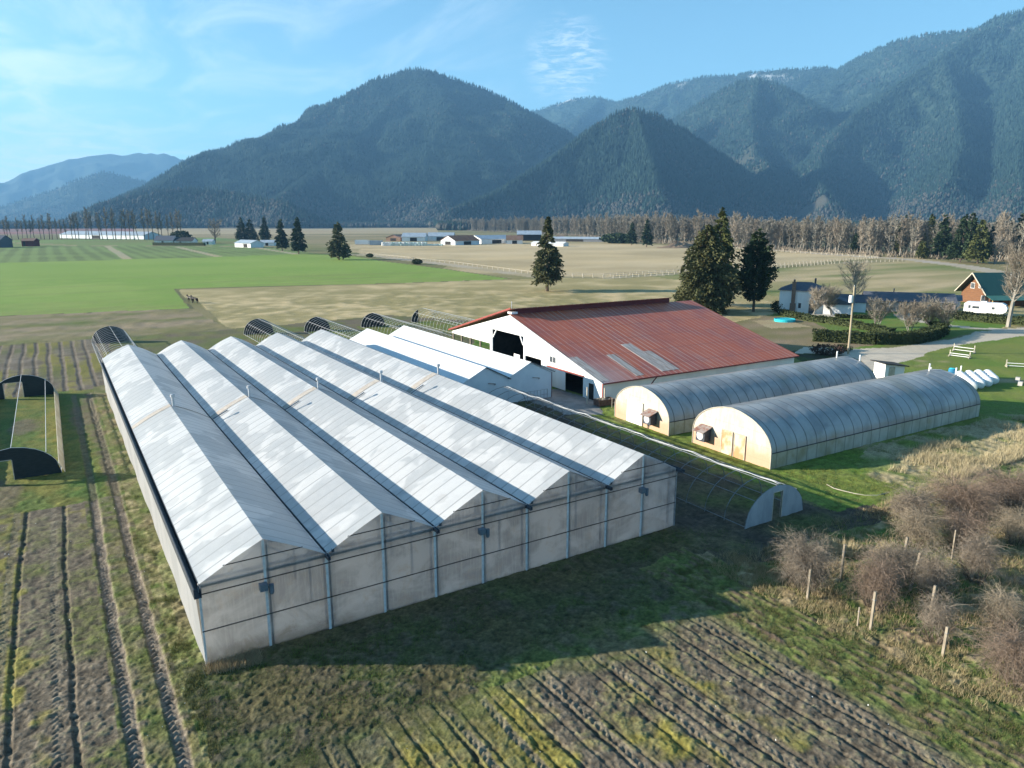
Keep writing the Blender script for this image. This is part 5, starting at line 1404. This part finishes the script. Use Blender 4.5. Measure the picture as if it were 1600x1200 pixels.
m = MB(); m.box(1.9, 2.3, 1.2, 1.6, 6.1, 7.9); m.build('flue', M['dark_steel'], h)
opening(h, 'door', 'x', -1, 1.4, 2.9, .05, 2.3, -3.6, M['glass'], M['white_paint'])
opening(h, 'window', 'x', -1, -.9, -.3, 1.2, 2.4, -3.6, M['glass'], M['white_paint'])
opening(h, 'window', 'x', -1, 2.2, 3.6, 3.3, 4.6, -3.6, M['glass'], M['white_paint'])
opening(h, 'window', 'y', 1, -1.4, .2, 3.3, 4.5, 4.6, M['glass'], M['white_paint'])
m = MB(); m.box(4.62, 10.6, -5.2, 1.2, 0, 2.7); m.build('wing_wall', M['white_wall'], h)
m = MB(); m.prism([(4.3, 2.62), (11.0, 2.62), (11.0, 2.72), (7.6, 3.9), (4.3, 2.72)], 'y', -5.5, 1.5); m.build('wing_roof', M['slate'], h)
m = MB(); m.box(-3.2, 9.5, -7.2, -5.5, .02, .28); m.build('terrace', M['concrete'], h)
# long low house
t, r_ = gable_house('low_house', 'long low house with dark grey roof behind the bare garden trees', (170.5, 63.5, 0), math.radians(-52), 19, 8, 2.6, 4.3, mat('pinkish_wall', (.42,.33,.29), (.34,.26,.23), 2, .8), M['slate'], 'house')
opening(t, 'window', 'x', -1, -6, -4.4, .9, 2.1, -4, M['glass'], M['white_paint']); opening(t, 'door', 'x', -1, 1.0, 2.2, .05, 2.1, -4, M['dark_in']); opening(t, 'window', 'x', -1, 4.5, 6.5, .9, 2.1, -4, M['glass'], M['white_paint'])
m = MB(); m.lathe([(.12,3.6),(.12,4.9),(.2,4.92),(.2,5.1)], (-3, 1, 0), 8); m.build('flue', M['dark_steel'], r_)
t, r_ = gable_house('low_house', 'pale grey-roofed annexe with white front between the low house and the cabin', (177.2, 59.5, 0), math.radians(-60), 8.5, 6, 2.9, 3.8, M['white_wall'], M['grey_roof'], 'house')
opening(t, 'window', 'x', -1, -2.5, .5, 1.1, 2.2, -3, M['glass'], M['white_paint']); opening(t, 'door', 'x', -1, 1.6, 2.6, .05, 2.1, -3, M['board'])
t, r_ = gable_house('garage', 'small pale garage with dark roof right behind the utility pole', (158.5, 70.5, 0), math.radians(-55), 6.5, 6, 2.5, 3.9, M['white_wall'], M['slate'], 'garage')
opening(t, 'door', 'y', 1, -1.6, 1.6, .05, 2.1, 3.25, M['white_paint']); opening(t, 'window', 'x', -1, -1.2, 0, 1, 2, -3, M['glass'], M['white_paint'])
# log cabin: gable faces the farm, long roof with a flatter porch roof
cb_ = thing('log_cabin', 'orange log cabin with dark green metal roof and a lighter porch roof', 'house', (199.5, 62.0, 0), math.radians(-30))
CW, CL, CE, CR_ = 11.5, 13.5, 3.2, 8.0
m = MB(); m.prism([(-CW/2, 0), (CW/2, 0), (CW/2, CE), (0, CR_-.15), (-CW/2, CE)], 'x', 0, CL); m.build('wall', M['log'], cb_)
k = (CR_-CE)/(CW/2)
m = MB()
m.slab((-1.6, -CW/2-.5, CE-.5*k+.1), (CL+.8, -CW/2-.5, CE-.5*k+.1), (CL+.8, 0, CR_+.1), (-1.6, 0, CR_+.1), .14); m.build('roof_slope', M['green_roof'], cb_)
m = MB(); m.slab((CL+.8, CW/2+.5, CE-.5*k+.1), (-1.6, CW/2+.5, CE-.5*k+.1), (-1.6, 0, CR_+.1), (CL+.8, 0, CR_+.1), .14); m.build('roof_slope', M['green_roof'], cb_)
m = MB(); m.slab((-1.6, -CW/2-3.2, CE-1.35), (CL+.8, -CW/2-3.2, CE-1.35), (CL+.8, -CW/2-.52, CE-.5*k+.02), (-1.6, -CW/2-.52, CE-.5*k+.02), .10); m.build('porch_roof', M['light_green_roof'], cb_)
for s_ in (-1, 1):
    m = MB(); m.beam((-1.66, s_*(CW/2+.5), CE-.5*k), (-1.66, 0, CR_), .10, .30); m.build('barge_board', M['board'], cb_)
for x in (-1.3, 3.2, 7.8, 12.4):
    m = MB(); m.box(x-.13, x+.13, -CW/2-3.0, -CW/2-2.75, 0, CE-1.42); m.build('porch_post', mat('yellow_timber', (.50,.30,.10), (.42,.24,.08), 2, .7) if 'yt' not in M else M['yt'], cb_); M['yt'] = bpy.data.materials['yellow_timber']
opening(cb_, 'window', 'y', -1, -2.0, -.9, 4.3, 5.8, 0, M['glass'], M['white_paint']); opening(cb_, 'window', 'y', -1, -3.6, -2.4, 1.0, 2.3, 0, M['glass'], M['white_paint']); opening(cb_, 'window', 'y', -1, .8, 2.2, 4.0, 5.3, 0, M['glass'], M['white_paint'])
opening(cb_, 'door', 'x', -1, 2.2, 3.3, .05, 2.1, -CW/2, M['dark_in'])
m = MB(); m.lathe([(.14,5.3),(.14,7.6),(.24,7.62),(.24,7.85)], (7.2, -2.2, 0), 8); m.build('flue', M['pale_steel'], cb_)
# caravan
cv = thing('caravan', 'white travel trailer with rounded front parked by the green-roofed cabin', 'caravan', (176.6, 48.6, 0), math.radians(-72))
prof = [(-4.2,.55),(3.3,.55),(4.1,1.1),(4.25,1.8),(3.9,2.6),(3.2,2.95),(-3.7,2.95),(-4.2,2.5)]
m = MB(); m.prism(prof, 'y', -1.2, 1.2); m.build('body', M['white_paint'], cv)
for (a, b) in ((-3.3,-2.9),(-2.5,-1.2),(1.3,1.8)): opening(cv, 'window', 'x', -1, a, b, 1.55, 2.05 if a != -3.3 else 2.2, -1.2, M['glass'])
opening(cv, 'door', 'x', -1, 2.1, 2.7, .7, 2.4, -1.2, M['white_film'])
m = MB(); m.slab((4.27,-1.0,1.35), (4.27,1.0,1.35), (3.98,1.0,2.55), (3.98,-1.0,2.55), .05); m.build('front_window', M['glass'], cv)
for y in (-1.0, 1.0):
    for x in (-.9, .1):
        m = MB(); m.lathe([(.1,-.1),(.34,-.1),(.36,0),(.34,.1),(.1,.1)], (x, y, .36), 14, 'y'); m.build('wheel', M['dark_steel'], cv)
m = MB(); m.beam((3.3,-.7,.5), (5.4,0,.45), .1); m.beam((3.3,.7,.5), (5.4,0,.45), .1); m.tube([(5.3,0,0),(5.3,0,.6)], .05, 6); m.build('tow_bar', M['steel'], cv)
m = MB(); m.box(-.9, .1, -.45, .45, 2.96, 3.2); m.build('roof_vent', M['white_paint'], cv)

# ------------------------------------------------------------------ pole, pool, shed, jumps, bales
p = gp(1325, 553); t = thing('utility_pole', 'tall wooden utility pole with a white box, behind the arched greenhouse', 'pole', (p.x, p.y, -.1))
m = MB(); m.tube([(0,0,0), (-.05,0,5.5), (-.1,0,11.0)], .17, 10, .12); m.build('shaft', mat('pale_pole_wood', (.42,.35,.24), (.33,.27,.18), 2, .85, (1,1,.15)), t)
m = MB(); m.lathe([(.05,8.45),(.33,8.5),(.33,9.5),(.26,9.62),(.05,9.65)], (-.55, .1, 0), 14); m.build('transformer', M['white_paint'], t)
m = MB(); m.box(-.5, -.1, -.03, .03, 8.9, 9.0); m.build('bracket', M['steel'], t)
for z in (10.5, 10.9):
    m = MB(); m.lathe([(.03,0),(.07,.04),(.07,.14),(.03,.2)], (-.1, .0, z+.12), 8); m.build('insulator', M['pale_steel'], t)
p = gp(1226, 502); t = thing('paddling_pool', 'low round turquoise pool on bare ground before the white house', 'pool', (p.x, p.y, 0))
TQ = mat('turquoise_plastic', (.04,.55,.62), (.03,.46,.55), 1, .4)
m = MB(); m.lathe([(2.15,0),(2.2,.5),(2.12,.55),(2.05,.5)], (0,0,0), 28, open_=True); m.build('rim', TQ, t)
m = MB(); m.lathe([(2.04,.44),(.01,.47)], (0,0,0), 28); m.build('cover', TQ, t)
t = thing('shed', 'small white shed with flat black roof between the two arched greenhouses', 'shed', (91.5, 20.6, 0), math.radians(-20))
m = MB(); m.prism([(-1.5,0),(1.5,0),(1.5,1.9),(-1.5,2.3)], 'y', -1.1, 1.1); m.build('wall', M['white_wall'], t)
m = MB(); m.slab((-1.9,-1.5,2.42), (1.9,-1.5,1.92), (1.9,1.5,1.92), (-1.9,1.5,2.42), .12); m.build('roof', M['black_roof'], t)
opening(t, 'door', 'x', -1, -.9, 0, .05, 1.8, -1.1, M['board'])
def jump(label, a, b, h, group='white horse jumps'):
    a = gp(*a); b = gp(*b); d = b-a; L = d.length; rz = math.atan2(d.y, d.x)
    t = thing('horse_jump', label, 'jump', (a.x, a.y, 0), rz, group)
    for x in (0, L):
        m = MB(); m.box(x-.06, x+.06, -.06, .06, 0, h+.5); m.box(x-.05, x+.05, -.55, -.07, 0, .10); m.box(x-.05, x+.05, .07, .55, 0, .10)
        m.beam((x, -.5, .12), (x, -.08, h*.7), .07); m.beam((x, .5, .12), (x, .08, h*.7), .07); m.build('stand', M['board'], t)
    for z in (h*.35, h):
        m = MB(); m.tube([(.08, -.12, z), (L-.08, -.12, z)], .055, 8); m.build('pole', M['white_paint'], t)
jump('white pole jump standing farther back on the lawn', (1490,548), (1522,552), .75)
jump('white pole jump in front of the farther one, poles low', (1484,556), (1515,560), .5)
jump('white pole jump at the right edge of the lawn', (1572,573), (1604,575), .6)
for k, px_ in enumerate(((1590,595), (1594,602))):
    p = gp(*px_); t = thing('jump_block', ('upper small grey block on the lawn by the right edge', 'lower small grey block on the lawn by the right edge')[k], 'block', (p.x, p.y, 0), .3)
    m = MB(); m.prism([(-.45,0),(.45,0),(.3,.5),(-.3,.5)], 'y', -.25, .25); m.build('block', M['concrete'], t)
for k, px_ in enumerate(((1453,588), (1500,588))):
    p = gp(*px_); t = thing('post', ('white post behind the far end of the nearer arched greenhouse', 'thin post rising behind the white bales')[k], 'post', (p.x, p.y, 0)); m = MB(); m.box(-.07, .07, -.07, .07, 0, 1.3+.2*k); m.build('shaft', M['white_paint'], t)
WB = mat('white_bale_wrap', (.80,.80,.79), (.70,.71,.70), 1.2, .35, bump=.3)
p0s = [(1497,592),(1512,591),(1527,590),(1541,590)]; p1s = [(1519,612),(1531,608),(1543,605),(1553,601)]
for i in range(4):
    a, b = gp(*p0s[i]), gp(*p1s[i]); d = (b-a); L = d.length; n = max(3, round(L/1.25)); rz = math.atan2(d.y, d.x)
    for j in range(n):
        q = a.lerp(b, (j+.5)/n); R_ = .62
        m = MB(); m.lathe([(.05,-.60),(.42,-.60),(.58,-.5),(.62,-.3),(.63,.0),(.62,.3),(.58,.5),(.42,.60),(.05,.60)], (0,0,R_-.02), 20, 'x')
        o = m.build('wrapped_bale', WB, None, True); o.location = (q.x, q.y, 0); o.rotation_euler.z = rz+rng.uniform(-.06, .06)
        tag(o, 'white plastic-wrapped round bale in the rows behind the arched greenhouse', 'bale', 'white wrapped bales on the lawn')
p = gp(1486, 592); t = thing('barrel', 'blue plastic barrel at the left end of the white bales', 'barrel', (p.x, p.y, 0))
BB = mat('blue_plastic', (.03,.20,.36), (.025,.16,.30), 1, .4)
m = MB(); m.lathe([(.28,0),(.30,.05),(.31,.3),(.29,.32),(.31,.36),(.31,.62),(.29,.64),(.31,.68),(.30,.9),(.24,.95)], (0,0,0), 18); m.v = [(x*1.5, y*1.5, z*1.5) for x, y, z in m.v]; m.build('drum', BB, t)
m = MB(); m.lathe([(.36,1.43),(.36,1.5),(.05,1.52)], (0,0,0), 18); m.build('lid', TQ, t)

# ------------------------------------------------------------------ fences of the lane
FP = M['white_paint']
def fence(label, pts, step, h, rails):
    o = Vector((*pts[0], 0)); t = thing('fence', label, 'fence', o, 0, 'pale paddock fences'); first = None; n = 0
    for a, b in zip(pts[:-1], pts[1:]):
        a, b = Vector((*a, 0)), Vector((*b, 0)); L = (b-a).length; k = max(1, int(L/step))
        for i in range(k):
            q = a.lerp(b, i/k)-o
            if first is None:
                m = MB(); m.box(-.09, .09, -.09, .09, 0, h); first = m.build('post', M['board'], t); first.location = q
            else: c = first.copy(); COL.objects.link(c); c.location = q; c.parent = t
            n += 1
        for z in rails:
            m = MB(); m.beam(a-o+Vector((0,0,h*z)), b-o+Vector((0,0,h*z)), .04, .09); m.build('rail', M['board'], t)
    return n
fence('pale post fence along the near side of the lane, behind the lone conifer', [(157.5,199.5),(176.4,180.2),(214.3,183.2),(272.8,186),(334.5,195),(390.5,190)], 3.4, 1.35, (.45,.9))
fence('pale post fence on the far side of the lane beside the big stubble field', [(161,206),(178,188),(215,191.5),(272,195.5),(331,204.5),(406,216)], 3.6, 1.35, (.45,.9))
fence('pale post fence curving from the green field to the lane corner', [(171,420),(169.5,296),(161,206)], 5.5, 1.3, (.9,))
fence('pale post fence at the far right end of the stubble field', [(406,216),(424,262),(441,330),(478,420)], 5, 1.35, (.45,.9))

# ------------------------------------------------------------------ two dark horses in the pasture
def horse(label, loc, rz):
    j = {'hip':(-.62,0,1.28),'back':(0,0,1.30),'with':(.55,0,1.40),'chest':(.72,0,1.18),'neck':(.98,0,1.72),'poll':(1.20,0,2.02),'nose':(1.58,0,1.74),'mz':(1.66,0,1.66),
         'rump':(-.86,0,1.20),'dock':(-.95,0,1.05)}
    rad = {'hip':.31,'back':.30,'with':.29,'chest':.25,'neck':.17,'poll':.13,'nose':.085,'mz':.06,'rump':.24,'dock':.10}
    e = [('hip','back'),('back','with'),('with','chest'),('with','neck'),('neck','poll'),('poll','nose'),('nose','mz'),('hip','rump'),('rump','dock')]
    for s_, y in (('l', .19), ('r', -.19)):
        f = .04 if s_ == 'l' else -.06
        for nme, p, r_ in (('el', (.66,y,1.0), .14), ('kn', (.68+f,y,.58), .075), ('fe', (.67+f,y,.20), .05), ('fh', (.72+f,y,.05), .07)): j[nme+s_] = p; rad[nme+s_] = r_
        e += [('chest','el'+s_), ('el'+s_,'kn'+s_), ('kn'+s_,'fe'+s_), ('fe'+s_,'fh'+s_)]
        for nme, p, r_ in (('st', (-.62,y,.92), .17), ('ho', (-.86-f,y,.58), .08), ('pa', (-.78-f,y,.20), .05), ('hh', (-.72-f,y,.05), .07)): j[nme+s_] = p; rad[nme+s_] = r_
        e += [('hip','st'+s_), ('st'+s_,'ho'+s_), ('ho'+s_,'pa'+s_), ('pa'+s_,'hh'+s_)]
        j['ea'+s_] = (1.20, y*.42, 2.20); rad['ea'+s_] = .03; e.append(('poll','ea'+s_))
    ks = list(j); me = bpy.data.meshes.new('horse'); me.from_pydata([j[k] for k in ks], [(ks.index(a), ks.index(b)) for a, b in e], [])
    o = bpy.data.objects.new('horse', me); COL.objects.link(o); o.location = loc; o.rotation_euler.z = rz
    me.materials.append(M['horse'])
    md = o.modifiers.new('skin', 'SKIN'); sv = me.skin_vertices[0].data
    for i, k in enumerate(ks): sv[i].radius = (rad[k], rad[k]); sv[i].use_root = (k == 'hip')
    o.modifiers.new('sub', 'SUBSURF').levels = 1; o.modifiers['sub'].render_levels = 1
    tag(o, label, 'horse', 'dark horses in the pasture')
    m = MB(); r = random.Random(2)
    for i in range(40): strand(m, (-.96+r.gauss(0,.03), r.gauss(0,.04), 1.08), (-.25, r.gauss(0,.1), -1), r.uniform(.6,.9), 3, .03, r, jit=.05)
    m.build('tail', M['horse'], o)
    m = MB()
    for i in range(60):
        u = r.random(); strand(m, (.62+.58*u, .02, 1.62+.5*u), (-.3, .9, -.8), r.uniform(.2,.35), 2, .04, r)
    m.build('mane', M['horse'], o)
M['horse'] = mat('dark_brown_coat', (.016,.013,.012), (.028,.022,.018), 2, .6)
p = gp(298, 473); horse('left dark horse standing with raised head at the corner of the green field', (p.x, p.y, 0), math.radians(118))
p = gp(305, 474); horse('right dark horse standing with raised head at the corner of the green field', (p.x, p.y, 0), math.radians(126))

# ------------------------------------------------------------------ far farm and far left
M['tin'] = mat('blue_grey_tin', (.36,.42,.47), (.28,.33,.38), .3, .5)
M['rust_tin'] = mat('orange_rust_tin', (.36,.15,.07), (.26,.11,.06), .25, .7)
M['brown_tin'] = mat('brown_tin', (.20,.12,.10), (.16,.10,.05), .25, .7)
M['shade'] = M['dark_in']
def far_barn(label, a, b, W, he, hr, wall, roof, door=(.35,.65), cat='barn', name='far_barn'):
    a, b = gp(*a), gp(*b); c = (a+b)/2; d = b-a; L = d.length
    t, r_ = gable_house(name, label, (c.x, c.y+W*.35, 0), math.atan2(d.y, d.x), L, W, he, hr, wall, roof, cat, .6, group='far farm buildings')
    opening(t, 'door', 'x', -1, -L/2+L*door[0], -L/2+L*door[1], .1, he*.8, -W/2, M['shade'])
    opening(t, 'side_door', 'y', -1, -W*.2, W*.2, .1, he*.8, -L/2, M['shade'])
FB = [('far brown shed at the left end of the distant farm', (618,377), (640,376), 18, 4, 7, M['brown_tin'], M['brown_tin']),
      ('distant pale barn with blue-grey tin roof, left of the farm', (636,377), (672,377), 26, 5, 9, M['white_wall'], M['tin']),
      ('distant barn with grey tin roof and black gable opening', (675,376), (715,376), 24, 5, 9, M['white_wall'], M['tin']),
      ('distant barn with orange rusty roof and pale blue gable', (706,383), (744,382), 22, 4, 8.5, M['blue_white'], M['rust_tin']),
      ('long distant open barn with grey-blue roof in the middle of the farm', (748,381), (796,380), 24, 4.5, 8, M['white_wall'], M['tin']),
      ('distant white gabled barn with brown roof and open front', (797,381), (822,381), 18, 4, 8, M['white_wall'], M['brown_tin']),
      ('tall distant barn with dark front, right of the farm', (815,376), (852,376), 26, 7, 11, M['dark_in'], M['tin']),
      ('low distant white shed behind the lone conifer', (838,384), (888,385), 10, 2.5, 3.8, M['white_wall'], M['white_wall']),
      ('long low dark shed roof right of the lone conifer', (862,377), (952,378), 16, 3, 5, M['grey_roof'], M['tin']),
      ('small brown far shed beside the lone conifer top', (872,377), (884,377), 10, 3.5, 6, M['brown_tin'], M['brown_tin'])]
for f in FB: far_barn(*f)
def container(label, a, b, mt):
    a, b = gp(*a), gp(*b); c = (a+b)/2; d = b-a; L = d.length
    t = thing('container', label, 'container', (c.x, c.y, 0), math.atan2(d.y, d.x)); m = MB(); m.box(-L/2, L/2, -1.5, 1.5, .2, 4.2); m.build('box', mt, t)
    for x in (-L/2+.1, L/2-.3):
        m = MB(); m.box(x, x+.2, -1.56, -1.51, .1, 4.25); m.build('corner_post', M['steel'], t)
    m = MB(); m.box(-L/2+.4, L/2-.4, -1.2, 1.2, 0, .19); m.build('chassis', M['dark_steel'], t)
container('white box trailer at the left end of the distant farm yard', (555,382), (577,382), M['white_paint'])
container('grey box trailer right of the white one at the distant farm', (578,383), (598,383), M['tin'])
BW = mat('pale_green_bale_wrap', (.55,.66,.63), (.42,.54,.52), .3, .4)
me_b = MB(); me_b.lathe([(.1,-.8),(.95,-.8),(1.1,-.6),(1.12,0),(1.1,.6),(.95,.8),(.1,.8)], (0,0,1.1), 10, 'z'); me_b.v = [(x, y, z) for x, y, z in me_b.v]
src = {}
for k, mt in enumerate((M['white_paint'], BW)): src[k] = me_b.build('wrapped_bale', mt); COL.objects.unlink(src[k])
a, b = gp(598, 384), gp(690, 384)
for i in range(46):
    for lv_ in range(2 if i < 34 else 1):
        o = src[0 if i < 6 or (lv_ == 1 and i % 5 < 2) else 1].copy(); COL.objects.link(o); q = a.lerp(b, i/45)
        o.location = (q.x, q.y+rng.uniform(-.5, .5), -.3+1.6*lv_); s_ = 1.0
        tag(o, 'pale wrapped bale in the long stack before the distant farm', 'bale', 'stacked bales at the distant farm')
# far left: long greenhouse, red shed, dark barn, cottages
far_barn('long low pale-blue greenhouse behind the bare poplar row', (108,372), (240,374), 24, 5, 9, M['blue_white'], M['tin'], (.4,.5), 'greenhouse', 'long_greenhouse')
far_barn('small dark red shed at the far left field edge', (39,385), (58,385), 8, 5, 7, mat('barn_red', (.13,.03,.03), (.10,.025,.028), .5, .8), M['brown_tin'], (.1,.3), 'shed', 'red_shed')
far_barn('dark blue barn cut by the left picture edge', (-26,387), (10,387), 16, 6, 10, M['slate'], M['slate'], (.6,.8), 'barn', 'dark_barn')
far_barn('white-gabled cottage with dark roof beyond the green field', (247,382), (276,382), 12, 4, 8, M['white_wall'], M['slate'], (.4,.5), 'house', 'cottage')
far_barn('long low cottage with dark roof right of the white-gabled one', (278,382), (306,382), 12, 3.4, 6.5, M['white_wall'], M['black_roof'], (.3,.4), 'house', 'cottage')
far_barn('tiny white hut with grey roof by the round bare tree', (320,382), (335,382), 7, 3, 5, M['white_wall'], M['tin'], (.4,.6), 'hut', 'hut')
far_barn('white shed with pale roof at the edge of the green field', (379,386), (404,387), 12, 3.6, 6, M['white_wall'], M['tin'], (.55,.8), 'shed', 'field_shed')
far_barn('low dark shed between the conifers at the green field', (410,384), (432,384), 9, 3, 5, M['white_wall'], M['tin'], (.4,.6), 'shed', 'field_shed')
shrub('dark rounded evergreen rising over the two cottages', (284,381), 9, 12, 'spruce', 9, 1200, 1.3)
hedge('low dark hedge along the front of the far cottages', [tuple(gp(240,383.5)[:2]), tuple(gp(320,384)[:2])], 4, 3.2, 9, 7)
# mound of earth in the distant yard
m = MB(); r = random.Random(4); n = 28; vs = [(0,0,4.6)]
for k in range(1, 7):
    for i in range(n):
        a_ = 2*PI*i/n; rr_ = k/6; vs.append((math.cos(a_)*rr_*26, math.sin(a_)*rr_*11, max(-.2, 4.6*(1-rr_)**1.2*(1+.25*math.sin(a_*5+k))+r.uniform(-.25,.25)*(k < 6))-.25*(k == 6)))
fs = [(0, 1+i, 1+(i+1) % n) for i in range(n)]
for k in range(5):
    for i in range(n): fs.append((1+k*n+i, 1+(k+1)*n+i, 1+(k+1)*n+(i+1) % n, 1+k*n+(i+1) % n))
m.add(vs, fs); o = m.build('earth_mound', mat('bare_earth', (.30,.21,.13), (.22,.15,.10), .4, .95)); p = gp(1062, 387); o.location = (p.x, p.y, 0)
tag(o, 'low brown earth mound in front of the bare woodland', 'mound')
